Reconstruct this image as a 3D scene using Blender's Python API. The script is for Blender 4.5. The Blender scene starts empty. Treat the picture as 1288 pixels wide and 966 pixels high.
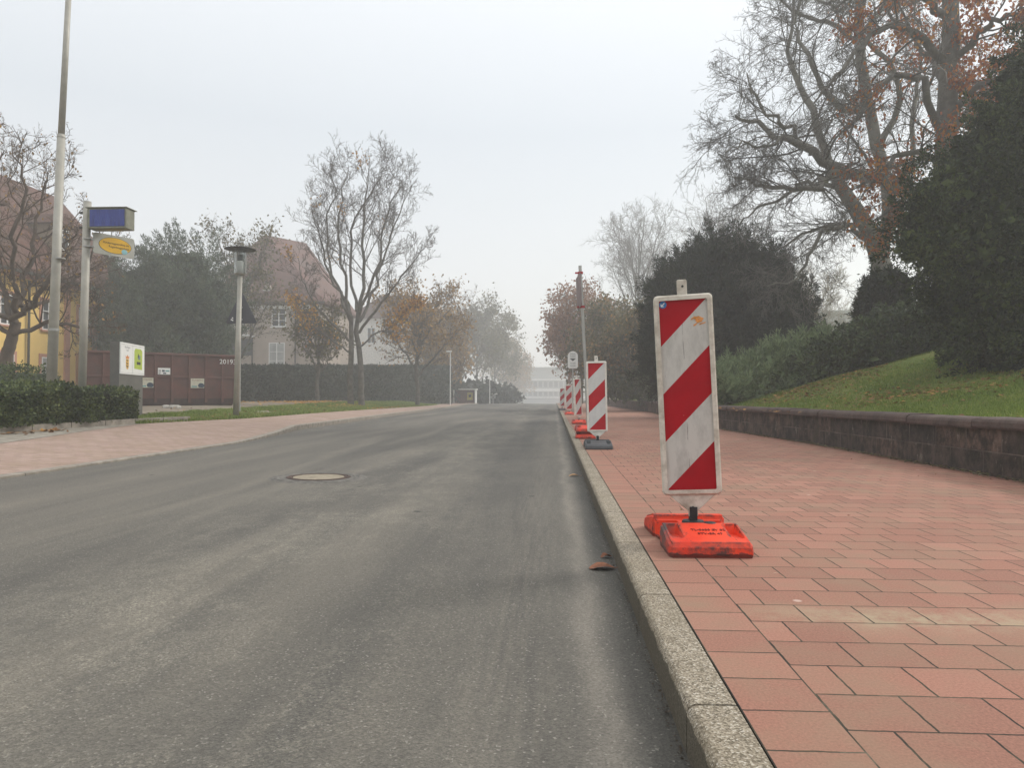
import bpy, math, random
import numpy as np
from mathutils import Vector, Matrix, Euler
random.seed(7)
rng = np.random.default_rng(11)
R = math.radians
scene = bpy.context.scene
COL = scene.collection

# ------------------------------------------------------------------ camera
F = 893.0; PW, PH = 1288.0, 966.0
CAM_Z = 0.76
cam_d = bpy.data.cameras.new('camera'); cam = bpy.data.objects.new('camera', cam_d); COL.objects.link(cam)
cam_d.sensor_width = 36; cam_d.lens = F / PW * 36; cam_d.clip_start = 0.05; cam_d.clip_end = 2000
YAW = math.atan(53 / F); PITCH = math.atan(17 / F)
cam.location = (0, 0, CAM_Z); cam.rotation_euler = (R(90) + PITCH, 0, YAW)
scene.camera = cam
CM = cam.rotation_euler.to_matrix()

def at(px, py, Y):
    """point seen at photo pixel (px, py) that lies at distance Y up the street"""
    d = CM @ Vector(((px - 644) / F, (483 - py) / F, -1))
    k = Y / d.y
    return Vector((d.x * k, Y, CAM_Z + d.z * k))

# ------------------------------------------------------------------ mesh builder
class MB:
    def __init__(s): s.v = []; s.f = []; s.m = []; s.n = 0
    def add(s, verts, faces, mi=0):
        verts = np.asarray(verts, dtype=np.float64).reshape(-1, 3)
        s.v.append(verts)
        for f in (faces.tolist() if isinstance(faces, np.ndarray) else faces):
            s.f.append(tuple(i + s.n for i in f)); s.m.append(mi)
        s.n += len(verts); return s
    def addq(s, verts, quads, mi=0):       # fast path, big arrays
        verts = np.asarray(verts, dtype=np.float64).reshape(-1, 3)
        s.v.append(verts); q = (np.asarray(quads) + s.n)
        s.f.append(q); s.m.append(mi); s.n += len(verts); return s
    def box(s, x0, x1, y0, y1, z0, z1, mi=0, M=None):
        v = np.array([(x, y, z) for z in (z0, z1) for y in (y0, y1) for x in (x0, x1)], float)
        if M is not None: v = np.array([M @ Vector(p) for p in v])
        return s.add(v, [(0,2,3,1),(4,5,7,6),(0,1,5,4),(2,6,7,3),(0,4,6,2),(1,3,7,5)], mi)
    def lathe(s, prof, n=24, c=(0,0,0), mi=0, M=None, cap=True):
        a = np.linspace(0, 2*math.pi, n, endpoint=False); k = len(prof)
        v = np.array([(r*math.cos(t), r*math.sin(t), z) for r, z in prof for t in a]) + np.array(c)
        if M is not None: v = np.array([M @ Vector(p) for p in v])
        f = [(i*n+j, i*n+(j+1)%n, (i+1)*n+(j+1)%n, (i+1)*n+j) for i in range(k-1) for j in range(n)]
        if cap: f += [tuple(range(n))[::-1], tuple((k-1)*n+j for j in range(n))]
        return s.add(v, f, mi)
    def tube(s, p, q, r0, r1=None, n=12, mi=0):
        p = Vector(p); q = Vector(q); r1 = r0 if r1 is None else r1
        M = Matrix.Translation(p) @ (q-p).to_track_quat('Z', 'Y').to_matrix().to_4x4()
        L = (q-p).length
        return s.lathe([(r0, 0), (r1, L)], n, mi=mi, M=M)
    def prism(s, pts, y0, y1, mi=0, M=None):    # outline in x,z extruded along y
        n = len(pts)
        v = [(x, y0, z) for x, z in pts] + [(x, y1, z) for x, z in pts]
        if M is not None: v = [M @ Vector(p) for p in v]
        f = [tuple(range(n)), tuple(range(2*n-1, n-1, -1))] + [(i, n+i, n+(i+1)%n, (i+1)%n) for i in range(n)]
        return s.add(v, f, mi)

def wmat(o):
    M = o.matrix_basis.copy()
    while o.parent: o = o.parent; M = o.matrix_basis @ M
    return M

def obj(name, mb, mats, parent=None, smooth=False, bevel=0, local=False, segs=2):
    if not isinstance(mats, (list, tuple)): mats = [mats]
    V = np.concatenate(mb.v) if mb.v else np.zeros((0,3))
    if parent is not None and not local:
        Mi = np.array(wmat(parent).inverted())
        V = V @ Mi[:3,:3].T + Mi[:3,3]
    me = bpy.data.meshes.new(name)
    if mb.f and isinstance(mb.f[0], np.ndarray):
        k = mb.f[0].shape[1]
        Q = np.concatenate(mb.f); n = len(Q)
        me.vertices.add(len(V)); me.vertices.foreach_set('co', V.ravel())
        me.loops.add(n*k); me.loops.foreach_set('vertex_index', Q.ravel().astype(np.int32))
        me.polygons.add(n); me.polygons.foreach_set('loop_start', np.arange(0, n*k, k, dtype=np.int32))
        mi = np.concatenate([np.full(len(f), m, np.int32) for f, m in zip(mb.f, mb.m)])
        me.polygons.foreach_set('material_index', mi)
        me.update(calc_edges=True)
    else:
        me.from_pydata(V.tolist(), [], mb.f)
        me.polygons.foreach_set('material_index', mb.m)
        me.update()
    if smooth: me.polygons.foreach_set('use_smooth', [True]*len(me.polygons))
    for m in mats: me.materials.append(m)
    o = bpy.data.objects.new(name, me); COL.objects.link(o)
    if parent is not None: o.parent = parent
    if bevel:
        b = o.modifiers.new('bevel', 'BEVEL'); b.width = bevel; b.segments = segs; b.limit_method = 'ANGLE'
        b.harden_normals = False
    return o

def thing(name, label, cat, loc=(0,0,0), rotz=0, group=None):
    o = bpy.data.objects.new(name, None); COL.objects.link(o)
    o.empty_display_size = .2
    o.location = loc; o.rotation_euler = (0, 0, rotz)
    return tag(o, label, cat, group)
def tag(o, label=None, cat=None, group=None, kind=None):
    if label: o['label'] = label
    if cat: o['category'] = cat
    if group: o['group'] = group
    if kind: o['kind'] = kind
    return o
def text(name, s, size, m, parent, M, ext=.002, align='CENTER'):
    c = bpy.data.curves.new(name, 'FONT'); c.body = s; c.size = size; c.extrude = ext; c.align_x = align; c.align_y = 'CENTER'
    c.resolution_u = 3
    t = bpy.data.objects.new('t', c); COL.objects.link(t)
    dg = bpy.context.evaluated_depsgraph_get(); dg.update()
    me = bpy.data.meshes.new_from_object(t.evaluated_get(dg)); me.name = name
    bpy.data.objects.remove(t)
    me.transform(wmat(parent).inverted() @ M); me.materials.clear(); me.materials.append(m)
    o = bpy.data.objects.new(name, me); COL.objects.link(o); o.parent = parent
    return o

# ------------------------------------------------------------------ materials
class NT:
    def __init__(s, name):
        s.m = bpy.data.materials.new(name); s.m.use_nodes = True
        s.t = s.m.node_tree; s.b = s.t.nodes['Principled BSDF']; s.out = s.t.nodes['Material Output']
    def n(s, typ, **kw):
        x = s.t.nodes.new(typ)
        for k, v in kw.items():
            if k.startswith('_'): x.inputs[int(k[1:])].default_value = v
            else: setattr(x, k, v)
        return x
    def l(s, a, b): s.t.links.new(a, b)
    def coord(s, kind='Object', scale=(1,1,1), loc=(0,0,0), rot=(0,0,0)):
        c = s.n('ShaderNodeTexCoord'); m = s.n('ShaderNodeMapping')
        m.inputs['Scale'].default_value = scale; m.inputs['Location'].default_value = loc; m.inputs['Rotation'].default_value = rot
        s.l(c.outputs[kind], m.inputs['Vector']); return m.outputs['Vector']
    def noise(s, vec, scale, detail=4, rough=.55, dist=0):
        x = s.n('ShaderNodeTexNoise'); s.l(vec, x.inputs['Vector'])
        x.inputs['Scale'].default_value = scale; x.inputs['Detail'].default_value = detail
        x.inputs['Roughness'].default_value = rough; x.inputs['Distortion'].default_value = dist
        return x.outputs['Fac']
    def ramp(s, fac, stops):
        x = s.n('ShaderNodeValToRGB'); e = x.color_ramp.elements
        while len(e) < len(stops): e.new(.5)
        for el, (p, c) in zip(e, stops):
            el.position = p; el.color = (*c, 1) if isinstance(c, tuple) else (c, c, c, 1)
        s.l(fac, x.inputs['Fac']); return x.outputs['Color']
    def mix(s, fac, a, b, mode='MIX'):
        x = s.n('ShaderNodeMix', data_type='RGBA', blend_type=mode)
        for si, v in ((0, fac), (6, a), (7, b)):
            sock = x.inputs[si]
            if isinstance(v, (int, float)) and si == 0: sock.default_value = v
            elif isinstance(v, tuple): sock.default_value = (*v, 1)
            elif isinstance(v, (int, float)): sock.default_value = (v, v, v, 1)
            else: s.l(v, sock)
        return x.outputs[2]
    def math(s, op, a, b=None, c=None):
        x = s.n('ShaderNodeMath', operation=op)
        for i, v in enumerate((a, b, c)):
            if v is None: continue
            if isinstance(v, (int, float)): x.inputs[i].default_value = v
            else: s.l(v, x.inputs[i])
        return x.outputs[0]
    def bump(s, h, strength=.3, dist=.01):
        x = s.n('ShaderNodeBump'); x.inputs['Strength'].default_value = strength; x.inputs['Distance'].default_value = dist
        s.l(h, x.inputs['Height']); s.l(x.outputs[0], s.b.inputs['Normal'])
    def col(s, c):
        if isinstance(c, tuple): s.b.inputs['Base Color'].default_value = (*c, 1)
        else: s.l(c, s.b.inputs['Base Color'])
        return s
    def set(s, rough=.8, metal=0, spec=None):
        s.b.inputs['Roughness'].default_value = rough; s.b.inputs['Metallic'].default_value = metal
        if spec is not None: s.b.inputs['Specular IOR Level'].default_value = spec
        return s.m

def simple(name, c, rough=.8, metal=0, var=.25, scale=6, bump=0, dirt=None, dirt_amt=.5, dscale=3, spec=None):
    t = NT(name); v = t.coord()
    n1 = t.noise(v, scale)
    lo = tuple(x*(1-var) for x in c); hi = tuple(min(1, x*(1+var)) for x in c)
    col = t.ramp(n1, [(.3, lo), (.7, hi)])
    if dirt:
        n2 = t.noise(v, dscale, 8, .7)
        f = t.ramp(n2, [(.5-.1*dirt_amt, 0.0), (.75, 1.0)])
        f = t.math('MULTIPLY', f, dirt_amt)
        col = t.mix(f, col, dirt)
    t.col(col)
    if bump: t.bump(t.noise(v, scale*6, 6), bump, .01)
    return t.set(rough, metal, spec)

def foliage(name, cols, rough=.6, cscale=.8, spec=.3, trans=0.0):
    """leaf colour varies leaf by leaf and in clumps through the plant"""
    t = NT(name); v = t.coord()
    g = t.n('ShaderNodeNewGeometry')
    n = t.noise(v, cscale, 3)
    a = t.math('MULTIPLY', g.outputs['Random Per Island'], .55)
    b = t.math('MULTIPLY_ADD', n, .9, -.22)
    f = t.math('ADD', a, b)
    k = len(cols)
    t.col(t.ramp(f, [(.1 + .8*i/(k-1), c) for i, c in enumerate(cols)]))
    if trans:
        tr = t.n('ShaderNodeBsdfTranslucent'); t.l(t.b.inputs['Base Color'].links[0].from_socket, tr.inputs[0])
        mx = t.n('ShaderNodeMixShader'); mx.inputs[0].default_value = trans
        t.l(t.b.outputs[0], mx.inputs[1]); t.l(tr.outputs[0], mx.inputs[2]); t.l(mx.outputs[0], t.out.inputs[0])
    return t.set(rough, 0, spec)

M = {}
M['steel'] = simple('galvanised_steel', (.42,.42,.40), .45, .6, .12, 5, dirt=(.2,.18,.15), dirt_amt=.4)
M['lamp_paint'] = simple('weathered_pole_paint', (.36,.345,.30), .5, .1, .15, 4, dirt=(.25,.23,.17), dirt_amt=.5)
M['dark_metal'] = simple('dark_metal', (.05,.05,.045), .5, .4)
M['greenish_metal'] = simple('sign_box_metal', (.20,.20,.15), .55, .3, .2, 8)
M['glass'] = simple('lamp_glass', (.55,.58,.56), .15, 0, .1)
_g = M['glass'].node_tree.nodes['Principled BSDF']; _g.inputs['Transmission Weight'].default_value = .85; _g.inputs['IOR'].default_value = 1.1
M['black'] = simple('black_rubber', (.012,.012,.013), .6)
M['white'] = simple('white_paint', (.78,.78,.75), .5, 0, .05)
M['sign_back'] = simple('sign_back_dark', (.045,.045,.055), .6, 0, .1)
def scuffed(name, c, c2, dark):
    t = NT(name); o = t.coord(); g = t.n('ShaderNodeNewGeometry')
    col = t.ramp(t.noise(o, 5, 5), [(.3, c), (.7, c2)])
    sp = t.n('ShaderNodeSeparateXYZ'); t.l(o, sp.inputs[0])
    edge = t.ramp(g.outputs['Pointiness'], [(.505, 0.0), (.535, 1.0)])
    n = t.ramp(t.noise(o, 9, 8, .75), [(.42, 0.0), (.6, 1.0)])
    col = t.mix(t.math('MULTIPLY', edge, n), col, dark)
    sc = t.ramp(t.noise(t.coord(scale=(1,.45,2)), 13, 8, .8), [(.585, 0.0), (.64, .85)])
    col = t.mix(sc, col, dark)
    # darker towards the ground, edge broken up by noise
    lo = t.math('LESS_THAN', t.math('ADD', sp.outputs[2], t.math('MULTIPLY', t.noise(o, 16, 5), .06)), .052)
    col = t.mix(t.math('MULTIPLY', lo, .75), col, dark)
    # rubbed black left corner
    dx = t.math('DIVIDE', t.math('ADD', sp.outputs[0], .2), .06); dy = t.math('DIVIDE', t.math('ADD', sp.outputs[1], .20), .16)
    e = t.math('POWER', 2.718, t.math('MULTIPLY', t.math('ADD', t.math('MULTIPLY', dx, dx), t.math('MULTIPLY', dy, dy)), -1))
    col = t.mix(t.math('MULTIPLY', e, t.ramp(t.noise(o, 22, 6, .7), [(.35, .3), (.55, 1.0)])), col, tuple(x*1.6+.03 for x in dark))
    t.col(col); t.bump(t.noise(o, 90, 4), .35, .003)
    return t.set(.6, 0, .25)
M['orange_plastic'] = scuffed('orange_recycled_plastic', (.66,.035,.012), (.82,.075,.026), (.045,.032,.03))
M['red_plastic'] = simple('red_clamp', (.35,.01,.02), .5)
M['grey_plastic'] = simple('grey_recycled_plastic', (.065,.07,.075), .6, 0, .2, 9, bump=.2)
M['frame_white'] = simple('dirty_white_plastic', (.62,.58,.50), .55, 0, .08, 12, bump=.15, dirt=(.24,.19,.13), dirt_amt=.8, dscale=14)
M['frame_clean'] = simple('white_plastic', (.72,.69,.62), .5, 0, .06, 12, dirt=(.3,.25,.2), dirt_amt=.4, dscale=14)
M['print'] = simple('print_black', (.03,.03,.03), .7)
M['emboss'] = simple('emboss_dark', (.22,.018,.01), .6)
M['blue'] = simple('blue_sticker', (.02,.16,.42), .4)
M['residue'] = simple('orange_tape_residue', (.62,.26,.07), .8, 0, .4, 40)
M['bark'] = simple('grey_bark', (.115,.105,.09), .9, 0, .4, 5, bump=.6, dirt=(.06,.075,.03), dirt_amt=.4, dscale=2)
M['bark_pale'] = simple('pale_beech_bark', (.20,.19,.165), .9, 0, .3, 3, bump=.4, dirt=(.09,.10,.05), dirt_amt=.5, dscale=2)
M['bark_brown'] = simple('brown_bark', (.10,.075,.055), .9, 0, .3, 4, bump=.5)
M['twig'] = simple('twig_bark', (.10,.085,.07), .9, 0, .2, 2)
M['twig_pale'] = simple('pale_twig_bark', (.30,.26,.2), .9, 0, .2, 2)
M['yew'] = foliage('yew_needles', [(.006,.010,.005), (.018,.029,.010), (.045,.065,.02), (.11,.14,.04)], cscale=1.1, spec=.15)  # brightest greens stand for lit leaves, mixed in at random
M['yew_far'] = foliage('dark_cypress_needles', [(.008,.013,.007), (.022,.032,.016), (.05,.065,.03)], cscale=.9, spec=.1)
M['conifer'] = foliage('grey_green_needles', [(.03,.045,.028), (.07,.10,.06), (.14,.18,.10)], cscale=.7, spec=.15)
M['juniper'] = foliage('juniper_sprays', [(.08,.115,.055), (.18,.24,.115), (.30,.37,.19)], cscale=1.3, spec=.2)
M['laurel'] = foliage('dark_glossy_leaves', [(.025,.04,.016), (.06,.09,.032), (.13,.17,.06)], .45, cscale=1.3)
M['hedge'] = foliage('clipped_hedge_leaves', [(.012,.02,.007), (.035,.055,.014), (.075,.105,.025), (.15,.17,.045)], .5, cscale=1.8)
M['hedge_far'] = foliage('far_hedge_leaves', [(.012,.02,.012), (.025,.038,.02), (.045,.06,.03)], cscale=1)
M['orange_leaf'] = foliage('rust_orange_leaves', [(.16,.035,.012), (.30,.075,.018), (.42,.15,.025), (.5,.28,.04)], cscale=1.2, trans=.35)
M['yellow_leaf'] = foliage('yellow_autumn_leaves', [(.28,.12,.03), (.48,.24,.04), (.6,.38,.06)], cscale=.8, trans=.35)
M['tan_leaf'] = foliage('tan_autumn_leaves', [(.12,.085,.045), (.22,.15,.07), (.33,.2,.07), (.42,.25,.08)], cscale=.5, trans=.3)
M['pink_leaf'] = foliage('russet_autumn_leaves', [(.17,.10,.06), (.30,.16,.10), (.36,.22,.14)], cscale=.5, trans=.3)
M['olive_leaf'] = foliage('olive_autumn_leaves', [(.06,.06,.03), (.12,.11,.05), (.2,.16,.07)], cscale=.5, trans=.3)
M['grass_blade'] = foliage('grass_blades', [(.085,.12,.025), (.14,.205,.035), (.22,.29,.055), (.34,.32,.12)], cscale=.6, trans=.3)
M['grit'] = simple('dark_grit', (.06,.045,.03), .9, 0, .5, 50)
M['litter'] = foliage('fallen_leaves', [(.10,.05,.025), (.24,.12,.04), (.42,.22,.05)], .8, cscale=3)
M['red_leaf'] = foliage('creeper_red_leaves', [(.12,.03,.03),(.2,.06,.05)], cscale=2)

def road_mat():
    t = NT('worn_asphalt'); o = t.coord()
    st = t.coord(scale=(1.3, .12, 1)); n1 = t.noise(st, 1.1, 5, .6, .4)
    col = t.ramp(n1, [(.32, (.098,.093,.083)), (.52, (.147,.137,.117)), (.70, (.215,.195,.16))])
    # tyre lines along the kerb lane and the dusty channel
    sp = t.n('ShaderNodeSeparateXYZ'); t.l(o, sp.inputs[0]); X = sp.outputs[0]
    jit = t.math('MULTIPLY_ADD', t.noise(t.coord(scale=(1,.5,1)), 2.5, 3), .22, -.11)
    Xj = t.math('ADD', X, jit)
    def band(c, w):
        d = t.math('DIVIDE', t.math('SUBTRACT', Xj, c), w)
        return t.math('POWER', 2.718, t.math('MULTIPLY', t.math('MULTIPLY', d, d), -1))
    patchy = t.ramp(t.noise(t.coord(scale=(3,.6,1)), 1.6, 6, .7), [(.3, .25), (.65, 1.0)])
    col = t.mix(t.math('MULTIPLY', t.math('MULTIPLY', band(.13, .055), patchy), .62), col, (.31,.28,.235))
    col = t.mix(t.math('MULTIPLY', band(.29, .04), .5), col, (.07,.068,.06))
    fine = t.noise(t.coord(scale=(26, 1.1, 1)), 1.6, 4, .6)
    lanes = t.math('MULTIPLY', t.math('MULTIPLY', band(-.16, .17), t.ramp(fine, [(.38, 0.0), (.62, 1.0)])), .30)
    col = t.mix(lanes, col, (.24,.215,.175))
    col = t.mix(t.math('MULTIPLY', band(-.62, .35), .40), col, (.058,.058,.057))
    col = t.mix(t.math('MULTIPLY', band(-4.3, .8), .35), col, (.2,.18,.15))
    # pale worn blotches with binder gone, between the lanes
    bl = t.ramp(t.noise(t.coord(scale=(1,.55,1), loc=(3,1,0)), 1.2, 12, .9), [(.47, 0.0), (.58, 1.0)])
    speck = t.ramp(t.noise(o, 90, 3, .8), [(.45, 0.0), (.6, 1.0)])
    col = t.mix(t.math('MULTIPLY', t.math('MULTIPLY', bl, t.math('MULTIPLY', speck, band(-1.5, 1.0))), .9), col, (.36,.33,.265))
    # aggregate
    vo = t.n('ShaderNodeTexVoronoi'); vo.inputs['Scale'].default_value = 170; t.l(o, vo.inputs['Vector'])
    agg = t.n('ShaderNodeSeparateColor'); t.l(vo.outputs['Color'], agg.inputs[0])
    col = t.mix(t.ramp(agg.outputs[0], [(.0, .0), (1.0, .68)]), col, t.mix(1.0, col, (.45,.45,.45), 'MULTIPLY'))
    col = t.mix(t.ramp(agg.outputs[1], [(.965, 0.0), (.985, .5)]), col, (.34,.32,.28))
    # dark oil drops
    v2 = t.n('ShaderNodeTexVoronoi'); v2.inputs['Scale'].default_value = 1.3; t.l(t.coord(loc=(.3,.7,0)), v2.inputs['Vector'])
    col = t.mix(t.ramp(v2.outputs['Distance'], [(.03, .9), (.05, 0.0)]), col, (.03,.03,.03))
    t.col(col)
    h = t.math('ADD', t.math('MULTIPLY', vo.outputs['Distance'], .6), t.noise(o, 60, 5, .7))
    t.bump(h, .55, .006)
    return t.set(.82, 0, .3)
M['road'] = road_mat()

def paver_mat(name, bw, bh, x0, y0, offset, c1, c2, c3, mortar=.0035, chalk=True, msize_dark=(.022,.018,.015)):
    t = NT(name); o = t.coord(loc=(-x0, -y0, 0))
    wb = t.n('ShaderNodeTexNoise'); t.l(o, wb.inputs['Vector']); wb.inputs['Scale'].default_value = 22; wb.inputs['Detail'].default_value = 3
    vm = t.n('ShaderNodeVectorMath', operation='MULTIPLY_ADD'); t.l(wb.outputs['Color'], vm.inputs[0]); vm.inputs[1].default_value = (.0065,.0065,0)
    t.l(o, vm.inputs[2]); o = vm.outputs[0]
    br = t.n('ShaderNodeTexBrick'); t.l(o, br.inputs['Vector'])
    br.offset = offset; br.squash = 1
    br.inputs['Scale'].default_value = 1; br.inputs['Mortar Size'].default_value = mortar
    br.inputs['Mortar Smooth'].default_value = .3; br.inputs['Bias'].default_value = 0
    br.inputs['Brick Width'].default_value = bw; br.inputs['Row Height'].default_value = bh
    br.inputs['Color1'].default_value = (0,0,0,1); br.inputs['Color2'].default_value = (1,1,1,1); br.inputs['Mortar'].default_value = (.5,.5,.5,1)
    w = t.coord()
    col = t.ramp(br.outputs['Color'], [(0, c1), (.5, c2), (1, c3)])
    col = t.mix(t.ramp(t.noise(w, .45, 4), [(.35, 0.0), (.7, .5)]), col, c1)
    grain = t.noise(w, 130, 4, .8)
    col = t.mix(.5, col, t.ramp(grain, [(.3, tuple(x*.45 for x in c2)), (.7, tuple(min(1, x*1.6) for x in c2))]))
    stain = t.ramp(t.noise(w, 2.1, 8, .65), [(.45, 0.0), (.70, .7)])
    col = t.mix(stain, col, (.25,.18,.12))
    if chalk:
        # grey worn patch by the kerb lane and small pale scuffs
        sp = t.n('ShaderNodeSeparateXYZ'); t.l(w, sp.inputs[0])
        dy = t.math('DIVIDE', t.math('SUBTRACT', sp.outputs[1], 2.53), .13)
        dx = t.math('DIVIDE', t.math('SUBTRACT', sp.outputs[0], 1.35), .62)
        e = t.math('POWER', 2.718, t.math('MULTIPLY', t.math('ADD', t.math('MULTIPLY', dy, dy), t.math('POWER', t.math('ABSOLUTE', dx), 4)), -1))
        e = t.math('MULTIPLY', t.math('MULTIPLY', e, t.ramp(t.noise(w, 7, 10, .8), [(.40, .0), (.58, 1.0)])), t.ramp(br.outputs['Color'], [(.1, .35), (.5, 1.0)]))
        col = t.mix(t.math('MULTIPLY', e, .8), col, (.36,.30,.20))
        sc = t.ramp(t.noise(t.coord(scale=(1,2.2,1)), 7, 5, .6), [(.70, 0.0), (.74, .6)])
        col = t.mix(sc, col, (.5,.4,.3))
        v2 = t.n('ShaderNodeTexVoronoi'); v2.inputs['Scale'].default_value = 2.2; t.l(t.coord(loc=(.3,.1,0)), v2.inputs['Vector'])
        col = t.mix(t.ramp(v2.outputs['Distance'], [(.03, .7), (.045, 0.0)]), col, (.55,.42,.36))
    f = t.ramp(br.outputs['Fac'], [(.1, 0.0), (.9, 1.0)])
    # joints partly filled with sand and moss
    jc = t.ramp(t.noise(w, 4, 6, .7), [(.40, msize_dark), (.56, (msize_dark[0]*2.4, msize_dark[1]*2.6, msize_dark[2]*2)), (.68, (.15,.125,.09))])
    col = t.mix(f, col, jc)
    if name == 'red_edge_pavers':
        sx = t.n('ShaderNodeSeparateXYZ'); t.l(w, sx.inputs[0])
        col = t.mix(t.math('GREATER_THAN', sx.outputs[0], .6625), col, jc); col = t.mix(t.math('LESS_THAN', sx.outputs[0], .456), col, jc)
    t.col(col)
    h = t.math('ADD', t.math('MULTIPLY', f, -1.0), t.math('MULTIPLY', grain, .22))
    h = t.math('ADD', h, t.math('MULTIPLY', br.outputs['Color'], .25))
    t.bump(h, .5, .006)
    return t.set(.85, 0, .3)
PC = ((.20,.10,.075), (.305,.148,.104), (.40,.205,.15))
M['paver'] = paver_mat('red_concrete_pavers', .204, .198, .67, 1.482, .5, *PC)
M['paver_edge'] = paver_mat('red_edge_pavers', .40, .198, .36, 1.576, 0, (.23,.115,.085), (.315,.153,.108), (.37,.19,.14), chalk=False)
M['paver_left'] = paver_mat('faded_pink_pavers', .24, .16, 0, 0, .5, (.27,.185,.15), (.345,.245,.205), (.42,.31,.26), .008, False, (.12,.09,.075))
M['path_grey'] = simple('grey_setts', (.27,.245,.20), .9, 0, .3, 9, bump=.4, dirt=(.12,.1,.08), dirt_amt=.5)

def kerb_mat():
    t = NT('exposed_aggregate_kerb'); o = t.coord()
    vo = t.n('ShaderNodeTexVoronoi'); vo.inputs['Scale'].default_value = 210; t.l(o, vo.inputs['Vector'])
    s = t.n('ShaderNodeSeparateColor'); t.l(vo.outputs['Color'], s.inputs[0])
    col = t.ramp(s.outputs[0], [(0, (.10,.085,.06)), (.5, (.26,.22,.165)), (.85, (.37,.325,.25)), (.99, (.52,.48,.41))])
    col = t.mix(t.ramp(t.noise(o, 3.5, 6, .7), [(.4, 0.0), (.75, .7)]), col, (.15,.12,.075))
    # dark splash-line low on the road face
    sp = t.n('ShaderNodeSeparateXYZ'); t.l(o, sp.inputs[0])
    low = t.math('ADD', sp.outputs[2], t.math('MULTIPLY', t.noise(o, 9, 4), .05))
    col = t.mix(t.math('MULTIPLY', t.math('LESS_THAN', low, .004), .78), col, (.075,.066,.048))
    t.col(col); t.bump(vo.outputs['Distance'], .5, .003)
    return t.set(.85, 0, .3)
M['kerb'] = kerb_mat()
M['kerb_left'] = simple('grey_kerb', (.26,.23,.19), .9, 0, .3, 8, bump=.4)

def wall_mat():
    t = NT('stained_sandstone_blocks'); c = t.n('ShaderNodeTexCoord')
    sp = t.n('ShaderNodeSeparateXYZ'); t.l(c.outputs['Object'], sp.inputs[0])
    cb = t.n('ShaderNodeCombineXYZ'); t.l(sp.outputs[1], cb.inputs[0]); t.l(sp.outputs[2], cb.inputs[1])
    br = t.n('ShaderNodeTexBrick'); t.l(cb.outputs[0], br.inputs['Vector'])
    br.inputs['Scale'].default_value = 1; br.inputs['Brick Width'].default_value = .58; br.inputs['Row Height'].default_value = .235
    br.inputs['Mortar Size'].default_value = .008; br.inputs['Mortar Smooth'].default_value = .4
    br.inputs['Color1'].default_value = (0,0,0,1); br.inputs['Color2'].default_value = (1,1,1,1)
    o = t.coord()
    col = t.ramp(br.outputs['Color'], [(0, (.075,.06,.052)), (.5, (.11,.082,.066)), (1, (.19,.125,.095))])
    stv = t.coord(scale=(1,1.2,.95))
    soot = t.ramp(t.noise(stv, 4.2, 8, .72), [(.42, 1.0), (.66, 0.0)])
    col = t.mix(t.math('MULTIPLY', soot, .93), col, (.022,.019,.017))
    lime = t.ramp(t.noise(t.coord(scale=(1,1.6,.7), loc=(4,2,1)), 5, 10, .85), [(.57, 0.0), (.66, .7)])
    col = t.mix(lime, col, (.36,.31,.26))
    moss = t.ramp(t.noise(t.coord(loc=(7,2,1)), 2, 6, .7), [(.56, 0.0), (.72, .5)])
    col = t.mix(moss, col, (.07,.075,.03))
    mf = t.ramp(t.noise(o, 2.5, 4), [(.42, .15), (.6, .9)])
    col = t.mix(t.math('MULTIPLY', br.outputs['Fac'], mf), col, (.16,.13,.11))
    t.col(col)
    t.bump(t.math('ADD', t.math('MULTIPLY', br.outputs['Fac'], -.8), t.noise(o, 22, 8, .7)), .8, .02)
    return t.set(.92, 0, .2)
M['wall_stone'] = wall_mat()
M['coping'] = simple('coping_stone', (.065,.042,.036), .9, 0, .4, 5, bump=.7, dirt=(.16,.13,.10), dirt_amt=.4, dscale=6)

def ground_mat(name, stops, scale, fine=30, bump=.5, leaf=0.0):
    t = NT(name); o = t.coord()
    n = t.math('ADD', t.math('MULTIPLY', t.noise(o, scale, 8, .65), .75), t.math('MULTIPLY', t.noise(o, fine, 4, .7), .25))
    col = t.ramp(n, stops)
    if leaf:
        col = t.mix(t.ramp(t.noise(o, 7, 8, .8), [(.60-leaf*.1, 0.0), (.68, .8)]), col, (.16,.09,.045))
    t.col(col); t.bump(t.noise(o, fine, 6, .7), bump, .03)
    return t.set(.95, 0, .15)
M['lawn'] = ground_mat('lawn_ground', [(.35, (.07,.09,.025)), (.5, (.12,.165,.03)), (.65, (.20,.20,.07))], .9, leaf=.3)
M['yard'] = ground_mat('trodden_yard', [(.35, (.13,.11,.085)), (.5, (.20,.17,.13)), (.65, (.28,.24,.19))], .6)
M['earth'] = ground_mat('earth', [(.35, (.05,.05,.03)), (.65, (.10,.09,.05))], .3)
M['verge'] = ground_mat('verge_ground', [(.35, (.06,.075,.02)), (.5, (.12,.14,.03)), (.65, (.2,.19,.06))], 1.2, leaf=.4)
HAZE = .0042
SUN_EL, SUN_AZ, SUN_E = 38, 60, 1.5
VEIL = ((.69,.685,.67), (.545,.575,.60), (1.15,1.14,1.12)); VSC = 12.9
EXPO = .42
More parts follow.
